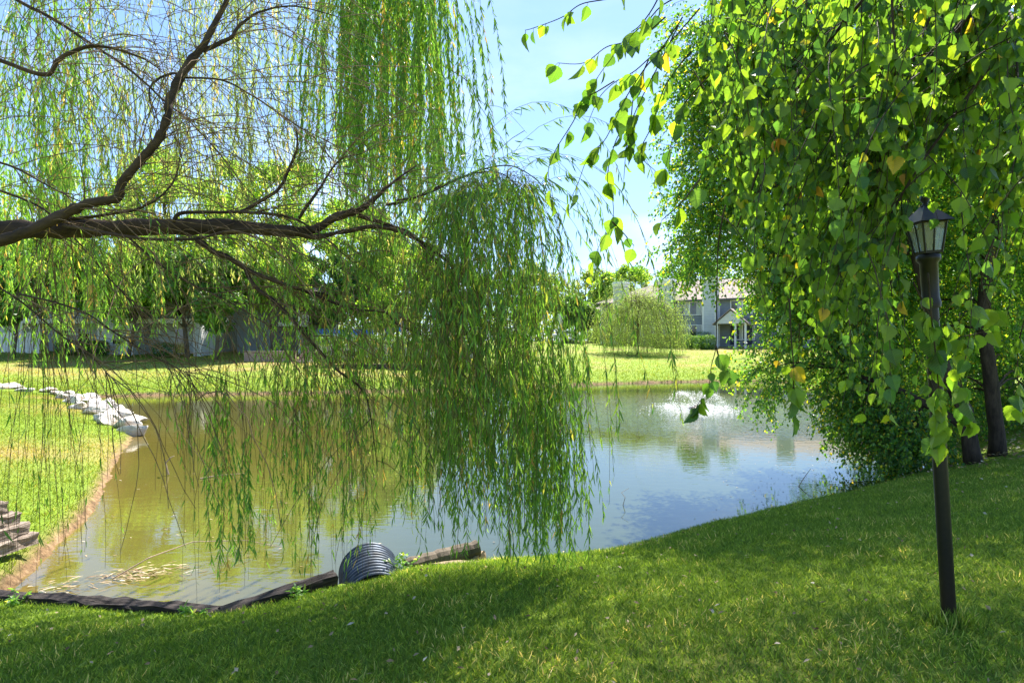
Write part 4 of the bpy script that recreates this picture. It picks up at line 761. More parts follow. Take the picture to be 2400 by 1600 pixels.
stick('bare twig standing out of the blue water left of the lawn edge', [(1.75, 9.5, -.05), (1.8, 9.5, .12), (1.74, 9.5, .2), (1.86, 9.5, .27)], .006)

# ------------------------------------------------------------------ fountain
m, n, o = mat('spray_water'); d_ = N(n, 'BsdfDiffuse'); d_.inputs[0].default_value = (.72, .75, .78, 1); t_ = N(n, 'BsdfTranslucent'); t_.inputs[0].default_value = (.9, .92, .95, 1); ms = N(n, 'MixShader'); ms.inputs[0].default_value = .5; n.links.new(d_.outputs[0], ms.inputs[1]); n.links.new(t_.outputs[0], ms.inputs[2]); n.links.new(ms.outputs[0], o.inputs[0]); SPRAY = m
fo = empty('pond_fountain', (FX, FY, 0)); tag(fo, 'low floating fountain throwing a white ring of spray in the middle of the pond', 'fountain')
g = MB(); g.lathe([(.0, -.12), (.26, -.10), (.30, 0), (.26, .05), (.08, .07), (.05, .14), (.0, .15)], sides=24); g.build('float', BLACK, fo, True)
nd = 3000; jets = 18; a = rng.integers(0, jets, nd) / jets * 2 * pi + rng.normal(0, .03, nd); t = rng.random(nd) ** .75; Rm = 1.1 + rng.normal(0, .10, nd); r = .05 + Rm * t; z = .12 + 2.1 * t * (1 - t) * (1 + rng.normal(0, .05, nd)) - .10 * t; sp_ = .012 + .09 * t
P = np.stack([r * np.cos(a), r * np.sin(a), z], 1) + rng.normal(0, 1, (nd, 3)) * sp_[:, None] * .6; P[:, 2] = np.maximum(P[:, 2], .01); vd = np.stack([np.cos(a), np.sin(a), 2.1 * (1 - 2 * t) / 1.5], 1)
g = MB(); leaves(g, P, vd + rng.normal(0, .15, (nd, 3)), rdir(nd), rng.uniform(.02, .06, nd), rng.uniform(.006, .016, nd), LEAF_Q)
ns = 1000; a = rng.uniform(0, 2 * pi, ns); r = 1.14 + rng.normal(0, .16, ns); P = np.stack([r * np.cos(a), r * np.sin(a), np.abs(rng.normal(0, .07, ns)) + .01], 1); leaves(g, P, rdir(ns) + np.array([0, 0, .8]), rdir(ns), rng.uniform(.02, .05, ns), rng.uniform(.008, .02, ns), LEAF_Q); g.build('spray', SPRAY, fo)
g = MB(); ns = 800; a = rng.uniform(0, 2 * pi, ns); r = 1.14 + rng.normal(0, .3, ns) * (1 + .8 * rng.random(ns)); P = np.stack([r * np.cos(a), r * np.sin(a), rng.uniform(.006, .014, ns)], 1); leaves(g, P, np.stack([-np.sin(a), np.cos(a), 0 * a], 1) + rng.normal(0, .2, (ns, 3)) * np.array([1, 1, 0]), np.tile(np.array([0, 0, 1.]), (ns, 1)), rng.uniform(.03, .13, ns), rng.uniform(.012, .04, ns), LEAF_Q); tag(g.build('foam', SPRAY, fo), kind='stuff')

# ------------------------------------------------------------------ apartment house on the right bank
S_LIGHT = siding('light_grey_siding', (.56, .59, .60)); S_DARK = siding('blue_grey_siding', (.235, .265, .30)); S_WHITE = siding('white_siding', (.66, .67, .66))
TRIM = plain('white_trim', (.78, .78, .76), .5, .4, .05); NAVY = plain('navy_door', (.02, .03, .07), .4, .4)
m, n, o = mat('roof_shingle'); mpn = N(n, 'Mapping'); mpn.inputs['Scale'].default_value = (3, 3, 12); n.links.new(obj_co(n), mpn.inputs[0])
bk = N(n, 'TexBrick'); bk.inputs['Scale'].default_value = 1.2; bk.inputs['Color1'].default_value = (.25, .21, .19, 1); bk.inputs['Color2'].default_value = (.31, .265, .24, 1); bk.inputs['Mortar'].default_value = (.2, .155, .14, 1); bk.inputs['Mortar Size'].default_value = .02
cx_ = N(n, 'CombineXYZ'); sx_ = N(n, 'SeparateXYZ'); n.links.new(obj_co(n), sx_.inputs[0]); n.links.new(sx_.outputs[0], cx_.inputs[0]); n.links.new(sx_.outputs[2], cx_.inputs[1]); n.links.new(cx_.outputs[0], bk.inputs['Vector'])
c = mixc(n, .35, bk.outputs[0], ramp(n, noise(n, 1.1, 6, obj_co(n)), [(.3, (.19, .155, .14)), (.7, (.34, .29, .265))])); principled(n, o, c, .9, .15); ROOF = m
m, n, o = mat('window_glass'); h = noise(n, .6, 2, obj_co(n)); p = principled(n, o, ramp(n, h, [(.4, (.012, .016, .02)), (.62, (.05, .06, .06))]), .04, .9); GLASS = m
BLIND = plain('pale_curtain', (.5, .52, .5), .7, .3, .05)
HB = 2.3
hang_ = math.atan2(-.553, .833)
house = empty('apartment_house', (11.4, 76.2, HB), hang_); tag(house, 'two storey grey sided apartment house with brown roof and boxed chimneys across the pond', 'house')
def hp(mb_, name, mat_, parent=None): return mb_.build(name, mat_, parent or house)
ZE = 5.15; LEN = 30
g = MB(); g.box((0, 0, -1.2), (LEN, 11, ZE)); hp(g, 'wall', S_DARK)
# hipped roof with a shallow overhang
g = MB(); e = .55; zr = 7.9; V = [(-e, -e, ZE), (LEN + e, -e, ZE), (LEN + e, 11 + e, ZE), (-e, 11 + e, ZE), (5.4, 5.5, zr), (LEN - 1, 5.5, zr)]
V2 = [(x, y, z - .16) for x, y, z in V[:4]]
g.add(V + V2, np.array([(0, 1, 5, 4), (2, 3, 4, 5), (0, 6, 7, 1), (1, 7, 8, 2), (2, 8, 9, 3), (3, 9, 6, 0), (6, 9, 8, 7)])); g.add(V, np.array([(3, 0, 4), (1, 2, 5)])); roof = hp(g, 'roof', ROOF)
g = MB(); g.box((-e, -e - .03, ZE - .2), (LEN + e, -e - .003, ZE - .01)); g.build('fascia', plain('dark_fascia', (.09, .09, .10), .6), roof)
for u in (5.8, 12.2):
    g = MB(); g.lathe([(.06, 0), (.06, .7), (.09, .72), (.09, .8)], (u, 3.0, 6.5), 10); g.build('vent_pipe', NAVY, roof)
for k, (u0, u1) in enumerate([(2.1, 3.5), (8.0, 9.45), (13.1, 14.5), (21.0, 22.4)]):
    g = MB(); g.box((u0, -.9, -1.2), (u1, .6, 7.35)); ch = hp(g, 'chimney', S_LIGHT)
    g = MB()
    for uu in (u0, u1): g.box((uu - .10, -.93, -1.2), (uu + .10, -.80, 7.35))
    g.build('corner_board', TRIM, ch); g = MB(); g.box((u0 - .12, -1.02, 7.1), (u1 + .12, .72, 7.36)); g.box((u0 - .2, -1.1, 7.36), (u1 + .2, .8, 7.5)); g.box((u0 - .1, -1.0, 7.5), (u1 + .1, .7, 7.68)); g.build('chimney_cap', TRIM, ch)
def window(u0, u1, z0, z1, nm='window', y=0.0, blind=True):
    g = MB(); tk = .10; g.box((u0 - tk, y - .07, z0 - tk), (u0, y - .003, z1 + tk)); g.box((u1, y - .07, z0 - tk), (u1 + tk, y - .003, z1 + tk)); g.box((u0, y - .07, z1), (u1, y - .003, z1 + tk)); g.box((u0, y - .09, z0 - tk), (u1, y - .003, z0))
    mid_ = (u0 + u1) / 2; g.box((mid_ - .09, y - .065, z0), (mid_ + .09, y - .003, z1)); f = hp(g, nm, TRIM)
    g = MB(); g.box((u0, y - .03, z0), (mid_ - .09, y - .006, z1)); g.box((mid_ + .09, y - .03, z0), (u1, y - .006, z1)); g.build('pane', GLASS, f)
    if blind:
        q_ = (u1 - u0) / 4; g = MB(); g.box((mid_ - q_ * .95, y - .038, z0 + .02), (mid_ - .12, y - .033, z1 - .02)); g.build('curtain', BLIND, f); g = MB(); g.box((u1 - q_ * .8, y - .038, z0 + .02), (u1 - .04, y - .033, z1 - .02)); g.build('curtain', BLIND, f)
for (a, b) in ((9.95, 12.6), (4.2, 6.9), (16.0, 18.4), (23.4, 26.2)):
    window(a, b, 3.45, 4.85); window(a, b, .55, 2.15)
g = MB(); g.box((-.12, -.12, -1.2), (.14, .12, ZE)); hp(g, 'corner_board', TRIM); g = MB(); g.box((LEN - .14, -.12, -1.2), (LEN + .12, .12, ZE)); hp(g, 'corner_board', TRIM); g = MB(); g.box((14.5, -.06, -1), (14.75, -.003, ZE)); hp(g, 'corner_board', TRIM)
# porch with a small gable
g = MB(); V = [(14.9, -2.6, 1.95 + .3), (18.2, -2.6, 2.25), (16.55, -2.6, 3.65), (14.9, -.02, 2.25), (18.2, -.02, 2.25), (16.55, -.02, 3.65)]; g.add(V, [np.array([(0, 1, 2), (5, 4, 3)]), np.array([(0, 3, 4, 1)])]); po = hp(g, 'porch_gable', S_WHITE)
g = MB(); g.add([(14.6, -2.75, 2.1), (16.55, -2.75, 3.78), (16.55, .0, 3.78), (14.6, .0, 2.1), (14.6, -2.75, 2.2), (16.55, -2.75, 3.9), (16.55, .0, 3.9), (14.6, .0, 2.2)], np.array([(0, 1, 2, 3), (7, 6, 5, 4), (0, 4, 5, 1), (3, 2, 6, 7), (0, 3, 7, 4)])); g.add([(18.5, -2.75, 2.1), (16.552, -2.75, 3.78), (16.552, .0, 3.78), (18.5, .0, 2.1), (18.5, -2.75, 2.2), (16.552, -2.75, 3.9), (16.552, .0, 3.9), (18.5, .0, 2.2)], np.array([(3, 2, 1, 0), (4, 5, 6, 7), (1, 5, 4, 0), (7, 6, 2, 3), (4, 7, 3, 0)])); g.build('porch_roof', ROOF, po)
for u in (15.05, 17.0, 18.05): g = MB(); g.box((u - .1, -2.5, -1.0), (u + .1, -2.3, 2.25)); g.build('porch_post', TRIM, po)
for u in (15.9, 17.3): g = MB(); g.box((u, -.07, -.05), (u + .95, -.003, 2.05)); d_o = hp(g, 'door', NAVY); g = MB(); g.lathe([(.0, 0), (.03, .01), (.03, .04), (0, .05)], (u + .85, -.1, 1.0), 8); g.build('handle', TRIM, d_o)
# lower balcony wing at the left end
g = MB(); g.box((-4.4, 6.5, -1.2), (-.02, 14, 4.6)); wg = hp(g, 'wing_wall', S_DARK)
g = MB(); V = [(-4.8, 6.0, 4.6), (-.05, 6.0, 4.6), (-.05, 14.4, 4.6), (-4.8, 14.4, 4.6), (-2.4, 10, 6.2)]; g.add(V, [np.array([(0, 1, 4), (1, 2, 4), (2, 3, 4), (3, 0, 4)]), np.array([(3, 2, 1, 0)])]); g.build('wing_roof', ROOF, wg)
g = MB(); g.box((-4.4, 4.6, 2.1), (-.2, 6.49, 2.4)); g.build('balcony_floor', TRIM, wg); g = MB()
for u in (-4.3, -2.4, -.4): g.box((u, 4.62, -1.0), (u + .14, 4.76, 4.58))
g.build('balcony_posts', TRIM, wg); g = MB(); [g.box((-4.2 + .16 * k, 4.66, 2.4), (-4.16 + .16 * k, 4.70, 3.3)) for k in range(24)]; g.box((-4.3, 4.64, 3.3), (-.3, 4.72, 3.38)); g.build('balcony_railing', TRIM, wg)
def shrub(name, label, x, y, sx, sy, sz, mt, nl, seed, group=None, cat='shrub', lsz=.10, boxy=1.0):
    r_ = np.random.default_rng(seed); z = tz1(x, y); root = empty(name, (x, y, z)); tag(root, label, cat, group)
    v = nrm(r_.normal(0, 1, (nl, 3))); v = np.sign(v) * np.abs(v) ** boxy; v = v * r_.uniform(.8, 1.04, (nl, 1)) * (1 + .05 * np.sin(v[:, :1] * 9 + seed) * np.sin(v[:, 1:2] * 8)); P = v * np.array([sx, sy, sz * .5]) + np.array([0, 0, sz * .5]); P[:, 2] = np.maximum(P[:, 2], .02)
    g = MB(); leaves(g, P, rdir(nl) + v * .3, nrm(v + r_.normal(0, .5, (nl, 3))), r_.uniform(.7, 1.3, nl) * lsz, lsz * .6, LEAF_Q)
    for q in range(5): a = q * 1.3; g.tube([(0, 0, -.05), (sx * .3 * cos(a), sy * .3 * sin(a), sz * .45), (sx * .6 * cos(a), sy * .6 * sin(a), sz * .75)], [.04, .03, .01], 5)
    g.build('foliage', mt, root); return root
ca, sa = cos(hang_), sin(hang_)
def hw(u, v): return 11.4 + u * ca - v * sa, 76.2 + u * sa + v * ca
ORD = ['first', 'second', 'third', 'fourth', 'fifth', 'sixth', 'seventh', 'eighth', 'ninth', 'tenth']
for k, (u, s_) in enumerate([(9.75, .75), (11.35, .85), (12.75, .8), (13.95, .85), (15.1, .8)]):
    x, y = hw(u, -6.0); shrub('clipped_shrub', f'rounded clipped shrub before the house, {ORD[k]} from the left in the row', x, y, s_, s_ * .8, 1.45 + .06 * (k % 3), G_HEDGE if k < 2 else G_DARK, 2600, k, 'clipped shrubs in a row before the house', boxy=.72)
x, y = hw(12.2, -1.7); shrub('hedge', 'long dark hedge under the ground floor windows behind the clipped shrubs', x, y, 2.8, .5, 1.75, G_DARK, 4500, 21, None, 'hedge', boxy=.6)
for k, (px, d, s_, h_, lb) in enumerate([(1405, 78, .9, 1.6, 'small dark round shrub at the left corner of the house'), (1360, 84, 1.5, 3.0, 'tall dark shrub beside the parked white van'), (1396, 88, 1.2, 1.5, 'pale shrub behind the van by the house wing'), (1335, 78, 1.1, 1.6, 'dark shrub at the edge of the car park'), (1470, 72, 1.4, 1.5, 'green shrub behind the small weeping willow'), (1540, 70.5, 1.2, 1.4, 'green shrub right of the small weeping willow trunk')]):
    x, y = at(px, d); shrub('round_shrub', lb, x, y, s_, s_, h_, G_DARK, 2200, 50 + k, boxy=.8, lsz=.13)

# small weeping willow on the far lawn
sx, sy = at(1494, 56); sz = tz1(sx, sy); sw = empty('small_willow', (sx, sy, sz)); tag(sw, 'small pale green weeping willow on the far lawn in front of the house', 'tree')
HS = EYE + (800 - 688) / F * 56 - sz; g = MB(); tips = []
g.tube([(0, 0, -.1), (.05, 0, .6), (-.08, .05, 1.4), (.05, 0, 2.2)], [.13, .10, .085, .06], 8)
nb = 26; ab = rng.uniform(0, 2 * pi, nb); rb = rng.uniform(.2, 1.8, nb); hb = HS * (1.03 - .15 * rb ** 1.35 + rng.normal(0, .04, nb)) - .2
BP = []
for a, r, h_ in zip(ab, rb, hb):
    z0 = rng.uniform(.6, 2.2); q = np.array([(0, 0, z0), (.35 * r * cos(a), .35 * r * sin(a), z0 + (h_ - z0) * .7), (.75 * r * cos(a), .75 * r * sin(a), h_), (r * 1.1 * cos(a), r * 1.1 * sin(a), h_ - .25)]); g.tube(q, [.05, .035, .02, .01], 5); BP.append(q)
g.build('trunk', BARK_T, sw, True)
ns = 1050; bi = rng.integers(0, nb, ns); t = rng.uniform(.3, 1, ns) * 3; i = np.minimum(t.astype(int), 2); f = (t - i)[:, None]; BPa = np.array(BP); P0 = BPa[bi, i] * (1 - f) + BPa[bi, i + 1] * f; rdv = P0.copy(); rdv[:, 2] = 0
S = strands(P0, nrm(rdv + rng.normal(0, .4, (ns, 3))) * .38 + np.array([0, 0, .25]), np.maximum(P0[:, 2] * 1.38 - np.abs(rng.normal(0, .6, ns)), 1.0), 12, .30, .05); S[:, :, 2] = np.maximum(S[:, :, 2], .06)
g = MB(); V, Q = tubes(S, np.full((ns, 12), .009), 3); g.add(V, Q); g.build('hanging_shoots', plain('pale_twig', (.22, .2, .08), .7), sw)
p, tg, t = along(S, 46, 0, 1); m_ = len(p); D = nrm(tg * .6 + rng.normal(0, .35, (m_, 3)) + np.array([0, 0, -.3])); g = MB(); leaves(g, p, D, rdir(m_), rng.uniform(.09, .17, m_), rng.uniform(.018, .035, m_), LEAF_Q); g.build('crown', G_SMALLWIL, sw)

# ------------------------------------------------------------------ cars by the house
def car(label, x, y, rz, paint, name='parked_car'):
    z = tz1(x, y); c_ = empty(name, (x, y, z), rz); tag(c_, label, 'car', 'cars parked beyond the far lawn')
    pr = [(-2.2, .35), (-2.25, .75), (-2.1, .95), (-1.0, 1.05), (-.35, 1.55), (1.6, 1.6), (2.1, 1.1), (2.25, .8), (2.2, .35)]
    g = MB(); n_ = len(pr); ys = [(-.88, 1), (-.8, 1.0), (.8, 1.0), (.88, 1)]; V = []
    for yy, s in ys: V += [(px_, yy * (1 if pz < 1.2 else .82), pz if abs(yy) < .85 or pz < 1.0 else pz * .97) for px_, pz in pr]
    i = np.arange(n_); j = (i + 1) % n_; Q = np.concatenate([np.stack([k * n_ + i, k * n_ + j, (k + 1) * n_ + j, (k + 1) * n_ + i], 1) for k in range(3)]); g.add(V, [Q, i[::-1].reshape(1, -1), (3 * n_ + i).reshape(1, -1)]); g.build('body', paint, c_)
    g = MB(); g.add([(-.98, -.72, 1.10), (-.98, .72, 1.10), (-.40, .62, 1.5), (-.40, -.62, 1.5)], np.array([(0, 1, 2, 3)])); ob = g.build('windscreen', GLASS, c_); ob.location = (-.03, 0, .03)
    for sgn in (-1, 1):
        g = MB(); g.add([(-.7, sgn * .89, 1.08), (1.7, sgn * .89, 1.08), (1.4, sgn * .77, 1.5), (-.2, sgn * .77, 1.5)], np.array([(0, 1, 2, 3)])); g.build('side_window', GLASS, c_)
        g = MB(); g.box((-2.27, sgn * .6 - .16, .68), (-2.2, sgn * .6 + .16, .86)); g.build('headlight', TRIM, c_)
        for wx_ in (-1.4, 1.4): g = MB(); g.lathe([(.0, -.1), (.3, -.1), (.33, -.05), (.33, .05), (.3, .1), (0, .1)], sides=18); wh = g.build('wheel', BLACK, c_); wh.location = (wx_, sgn * .82, .33); wh.rotation_euler = (R(90), 0, 0)
x, y = at(1378, 96); car('pale blue and white van parked behind the dark round shrub', x, y, R(75), plain('pale_blue_paint', (.45, .58, .72), .3, .6, .03))
x, y = at(1314, 94); car('white car half hidden by the tree trunk and shrub', x, y, R(80), plain('white_car_paint', (.7, .72, .75), .3, .6, .03))
g = MB(); g.box((10, 88, 2.16), (-8, 106, 2.2)) if False else g.add([(-6, 86, 2.42), (16, 86, 2.42), (16, 106, 2.45), (-6, 106, 2.45)], np.array([(0, 1, 2, 3)])); tag(g.build('road', plain('asphalt', (.09, .085, .08), .9, .2, .2)), kind='structure')

# ------------------------------------------------------------------ grey apartments on the left, beyond the pond
LB = 46.0; lx0 = (-60 - 1200) / F * LB; lx1 = (455 - 1200) / F * LB; lz = tz1(-30, 46) + .02
apt = empty('apartment_building', (lx0, LB, lz)); tag(apt, 'long grey sided apartment building with shaded patios behind the trees at left', 'building')
X = lambda px: (px - 1200) / F * LB - lx0
g = MB(); wl_ = lx1 - lx0; g.box((0, 2.2, -.6), (wl_, 12, 5.4)); g.build('wall', S_LIGHT, apt)
for a, b in ((230, 311), (455, 470)): g = MB(); g.box((X(a), 0, -.6), (X(b) , 2.199, 5.4)); bay = g.build('bay_wall', S_WHITE, apt); g = MB(); g.box((X(b) - .12, -.02, -.6), (X(b) + .04, -.002, 5.4)); g.box((X(a) - .04, -.02, -.6), (X(a) + .1, -.002, 5.4)); g.build('corner_board', TRIM, bay)
g = MB(); g.box((X(-60), .0, 2.42), (X(230) - .01, 2.19, 2.78)); g.box((X(311) + .05, .0, 2.42), (X(455) - .05, 2.19, 2.78)); g.build('balcony_floor', TRIM, apt)
def lwin(u0, u1, z0, z1, y): 
    g = MB(); g.box((u0, y - .05, z0), (u1, y - .003, z1)); f = g.build('window', TRIM, apt); g = MB(); g.box((u0 + .08, y - .07, z0 + .08), (u1 - .08, y - .052, z1 - .08)); g.build('pane', GLASS, f)
lwin(X(263), X(291), .75, 2.15, 0); lwin(X(263), X(291), 3.5, 4.8, 0)
for a, b, z0, z1 in ((134, 165, 0, 2.1), (372, 402, 0, 2.1), (20, 60, 0, 2.1), (134, 165, 3, 5), (372, 402, 3, 5), (20, 60, 3, 5)): lwin(X(a), X(b), z0, z1, 2.2)
g = MB()
for k in range(26): u = X(-50) + k * .24; g.box((u, -.9, .1), (u + .19, -.86, 1.7)) if X(8) < u < X(113) or u < X(2) else None
g.box((X(-50), -.85, .3), (X(113), -.80, .42)); g.box((X(-50), -.85, 1.4), (X(113), -.80, 1.52)); g.box((X(70), -.92, 0), (X(75), -.8, 2.4)); g.box((X(110), -.92, 0), (X(115), -.8, 2.42))
fe = g.build('patio_fence', TRIM, None, False, (lx0, LB, lz)); tag(fe, 'white board patio fence in front of the apartments at the far left', 'fence')
g = MB(); zr = 8.0; V = [(-.6, -.5, 5.4), (wl_ + .6, -.5, 5.4), (wl_ + .6, 12.6, 5.4), (-.6, 12.6, 5.4), (4, 6, zr), (wl_ - 4, 6, zr)]; g.add(V, [np.array([(0, 1, 5, 4), (2, 3, 4, 5), (3, 2, 1, 0)]), np.array([(1, 2, 5), (3, 0, 4)])]); g.build('roof', ROOF, apt)
for k, (px, d, s_, lb) in enumerate([(158, 44.6, .8, 'dark round shrub in front of the shaded patio'), (215, 44.8, .6, 'dark shrub left of the sided bay with the window'), (235, 44.9, .5, 'small dark shrub at the foot of the sided bay'), (385, 44.6, .9, 'dark shrub below the second patio window')]):
    x, y = at(px, d); shrub('patio_shrub', lb, x, y, s_, .6, 1.1, G_DARK, 1800, 80 + k, 'shrubs along the apartment wall', boxy=.8)
# second block further right
L2 = 50.0; u0 = (556 - 1200) / F * L2; u1 = (728 - 1200) / F * L2; z2 = tz1(-20, 50); ap2 = empty('clubhouse', (u0, L2, z2)); tag(ap2, 'grey sided block with white porch beam and post left of the pool', 'building')
Y = lambda px: (px - 1200) / F * L2 - u0
g = MB(); g.box((0, 0, -.6), (Y(640), 8, 5.2)); g.box((Y(640) + .001, 3.0, -.6), (Y(728), 8, 5.2)); g.build('wall', S_DARK, ap2)
g = MB(); g.box((Y(655), -.3, 2.3), (Y(704), 2.99, 2.62)); g.build('porch_beam', TRIM, ap2); g = MB(); g.box((Y(702), -.35, -.2), (Y(706), -.2, 3.9)); g.build('porch_post', TRIM, ap2)
g = MB(); g.box((Y(706), -.2, 2.6), (Y(722), .2, 3.9)); g.build('chimney', S_WHITE, ap2)
g = MB(); g.box((Y(668), 2.9, .7), (Y(700), 2.995, 2.0)); g.build('window', GLASS, ap2)
g = MB(); V = [(-.6, -.5, 5.2), (Y(728) + .6, -.5, 5.2), (Y(728) + .6, 8.6, 5.2), (-.6, 8.6, 5.2), (1.5, 4, 7.4), (Y(728) - 1.5, 4, 7.4)]; g.add(V, [np.array([(0, 1, 5, 4), (2, 3, 4, 5), (3, 2, 1, 0)]), np.array([(1, 2, 5), (3, 0, 4)])]); g.build('roof', ROOF, ap2)

# ------------------------------------------------------------------ terrace, steps, wall, hedge and pool
m, n, o = mat('brick'); bk = N(n, 'TexBrick'); bk.inputs['Scale'].default_value = 4; bk.inputs['Color1'].default_value = (.30, .17, .12, 1); bk.inputs['Color2'].default_value = (.36, .24, .18, 1); bk.inputs['Mortar'].default_value = (.42, .38, .33, 1)
cx_ = N(n, 'CombineXYZ'); sx_ = N(n, 'SeparateXYZ'); n.links.new(obj_co(n), sx_.inputs[0]); n.links.new(sx_.outputs[0], cx_.inputs[0]); n.links.new(sx_.outputs[2], cx_.inputs[1]); n.links.new(cx_.outputs[0], bk.inputs['Vector']); principled(n, o, bk.outputs[0], .9, .2); BRICK = m
m, n, o = mat('dark_stone_wall'); vt = N(n, 'TexVoronoi'); vt.inputs['Scale'].default_value = 3.4; mpn = N(n, 'Mapping'); mpn.inputs['Scale'].default_value = (1, 1, 2); n.links.new(obj_co(n), mpn.inputs[0]); n.links.new(mpn.outputs[0], vt.inputs['Vector'])
principled(n, o, mixc(n, .5, ramp(n, vt.outputs['Distance'], [(.1, (.16, .13, .12)), (.5, (.045, .038, .036))]), vt.outputs['Color'], 'MULTIPLY'), .9, .2, bump(n, vt.outputs['Distance'], .8, -.05)); DSTONE = m
def P3(px, d): return (px - 1200) / F * d
def wallbox(name, label, px0, px1, d, thick, z0, z1, m_, cat): g = MB(); g.box((P3(px0, d), d, z0), (P3(px1, d), d + thick, z1)); return tag(g.build(name, m_), label, cat)
zc = tz1(-8, 39)
wallbox('retaining_wall', 'dark stone retaining wall below the clipped hedge by the pool', 800, 1130, 38, .5, .3, 2.6 - (853 - 800) / F * 38, DSTONE, 'wall')
wallbox('planter_wall', 'low brick planter wall left of the brick steps', 572, 690, 42, .4, .8, 2.6 - (822 - 800) / F * 42, BRICK, 'wall')
g = MB()
for k in range(7): g.box((P3(692, 41), 41 + k * .32, .6), (P3(722, 41), 41 + k * .32 + .319, 1.25 + k * .16))
tag(g.build('brick_steps', BRICK), 'narrow brick steps climbing the bank to the pool terrace', 'steps')
g = MB(); xr_ = P3(690, 41)
for k in range(4): g.tube([(xr_, 41 + k * .7, 1.2 + k * .33), (xr_, 41 + k * .7, 2.2 + k * .33)],   .015, 6)
g.tube([(xr_, 41, 2.2), (xr_, 43.1, 3.19)], .018, 6); tag(g.build('handrail', plain('dull_iron', (.03, .03, .03), .9, .1)), 'thin dark handrail beside the brick steps', 'railing')
for k, px in enumerate((770, 815, 862, 908, 955, 1003, 1052)):
    x, y = at(px, 39.6 + .5 * (k % 2)); rt = shrub('hedge', f'bright green hedge shrub above the stone wall, {ORD[k]} from the left', x, y, .95, .8, 2.0, G_HEDGE, 3000, 100 + k, 'hedge shrubs above the stone wall', 'hedge', .10, .7); rt.location.z = 1.05
g = MB(); g.box((P3(735, 44), 44, .6), (P3(1110, 44), 58, 2.35)); tag(g.build('pool_terrace', plain('pale_concrete', (.5, .46, .4), .9, .2)), kind='structure')
g = MB(); zf = 2.35
for k in range(64): g.box((P3(735, 44.3) + k * .18, 44.3, zf), (P3(735, 44.3) + k * .18 + .02, 44.32, zf + 1.15))
g.box((P3(735, 44.3), 44.29, zf + 1.12), (P3(1105, 44.3), 44.33, zf + 1.16)); g.box((P3(735, 44.3), 44.29, zf + .1), (P3(1105, 44.3), 44.33, zf + .13)); tag(g.build('pool_fence', BLACK), 'black metal picket fence round the pool terrace', 'fence')
BLUE = plain('blue_sling', (.02, .12, .42), .6, .4, .05); TEAL = plain('teal_canvas', (.02, .2, .2), .6, .3)
ch = empty('pool_chair', (0, 0, 0)); g = MB(); g.box((-.32, -.3, .38), (.32, .35, .43)); g.build('seat', BLUE, ch); g = MB(); g.add([(-.32, .33, .42), (.32, .33, .42), (.32, .62, 1.05), (-.32, .62, 1.05), (-.32, .37, .42), (.32, .37, .42), (.32, .66, 1.05), (-.32, .66, 1.05)], np.array([(0, 1, 2, 3), (7, 6, 5, 4), (0, 3, 7, 4), (1, 5, 6, 2), (3, 2, 6, 7), (0, 4, 5, 1)])); g.build('backrest', BLUE, ch)
for a_, b_ in ((-.3, -.28), (.3, -.28), (-.3, .33), (.3, .33)): g = MB(); g.tube([(a_, b_, 0), (a_, b_, .42)], .02, 6); g.build('leg', TRIM, ch)
for k, (px, d, rz) in enumerate([(757, 46, .2), (787, 45.6, -.3), (800, 47.5, .4), (822, 46.2, 2.8), (846, 45.8, .1), (872, 46.4, -.2), (905, 46, .5)]):
    if k == 0: c_ = ch
    else:
        c_ = ch.copy(); COL.objects.link(c_)
        for q in list(ch.children): d_ = q.copy(); COL.objects.link(d_); d_.parent = c_
    c_.location = (P3(px, d), d, zf); c_.rotation_euler = (0, 0, pi + rz); c_.scale = (1.15, 1.15, 1.15); tag(c_, f'blue sling chair on the pool terrace behind the hedge, {ORD[k]} from the left', 'chair', 'blue chairs on the pool terrace')
def parasol(label, px, d, m_): 
    r0 = empty('parasol', (P3(px, d), d, zf)); tag(r0, label, 'parasol', 'parasols by the pool'); g = MB(); g.lathe([(.03, 0), (.03, 2.4)], sides=8); g.build('pole', TRIM, r0); g = MB(); g.lathe([(.16, 1.0), (.22, 1.3), (.12, 2.0), (.04, 2.45)], sides=10); g.build('canopy', m_, r0)
parasol('closed blue parasol on the pool terrace right of the chairs', 940, 46, BLUE)
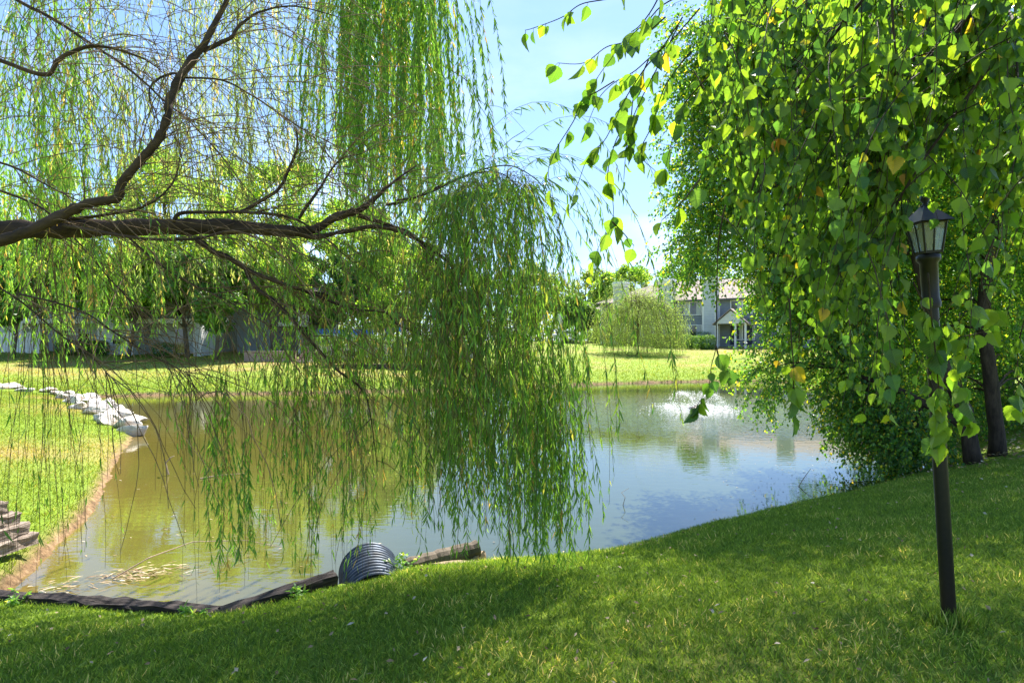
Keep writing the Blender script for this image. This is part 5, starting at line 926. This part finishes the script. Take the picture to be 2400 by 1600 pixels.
wallbox('white_column', 'white square column beyond the right edge of the willow curtain', 1308, 1318, 66, .5, 1.8, 2.6 + (800 - 735) / F * 66, TRIM, 'column')

# leaf litter under the right bank trees
nl = 5200; x = rng.uniform(6.6, 13.5, nl); y = rng.uniform(9.6, 17, nl); sd_ = sdist(x, y); k = (sd_ > .1) & (rng.random(nl) < np.exp(-((x - 9.6) ** 2 + (y - 12.2) ** 2) / 9)); x, y = x[k], y[k]; nl = len(x); g = MB()
leaves(g, np.stack([x, y, tz(x, y) + .05 + .02 * rng.random(nl)], 1), rdir(nl) * np.array([1, 1, .25]), np.tile(np.array([0, 0, 1.]), (nl, 1)) + rng.normal(0, .35, (nl, 3)), rng.uniform(.04, .08, nl), rng.uniform(.03, .05, nl), LEAF_Q)
tag(g.build('leaf_litter', FLOATM), 'fallen brown leaves on the ground round the two birch trunks', 'leaf litter', None, 'stuff')

# fallen leaves on the near lawn, longer grass round the foot of the post
nl = 900; x = rng.uniform(-5, 8, nl); y = 2.3 + 7 * rng.random(nl) ** 1.5; sd_ = sdist(x, y); k = (sd_ > .3) & ((y < 5) | (x > -1)) & infr(x, y); x, y = x[k], y[k]; nl = len(x); g = MB()
leaves(g, np.stack([x, y, tz(x, y) + .035 + .03 * rng.random(nl)], 1), rdir(nl) * np.array([1, 1, .4]), np.tile(np.array([0, 0, 1.]), (nl, 1)) + rng.normal(0, .5, (nl, 3)), rng.uniform(.02, .05, nl), rng.uniform(.012, .03, nl), LEAF_Q)
tag(g.build('fallen_leaves', FLOATM), 'small dry leaves scattered over the near lawn', 'fallen leaves', None, 'stuff')
nl = 700; a = rng.uniform(0, 2 * pi, nl); r = .045 + np.abs(rng.normal(0, .05, nl)); x = lx + r * np.cos(a); y = ly + r * np.sin(a); g = MB()
leaves(g, np.stack([x, y, tz(x, y) - .004], 1), nrm(rng.normal(0, .35, (nl, 3)) + np.array([0, 0, 1.])), rdir(nl), rng.uniform(.05, .13, nl), rng.uniform(.004, .007, nl), BLADE)
tag(g.build('tall_grass', G_GRASS), 'longer untrimmed grass around the foot of the lamp post', 'grass', None, 'stuff')
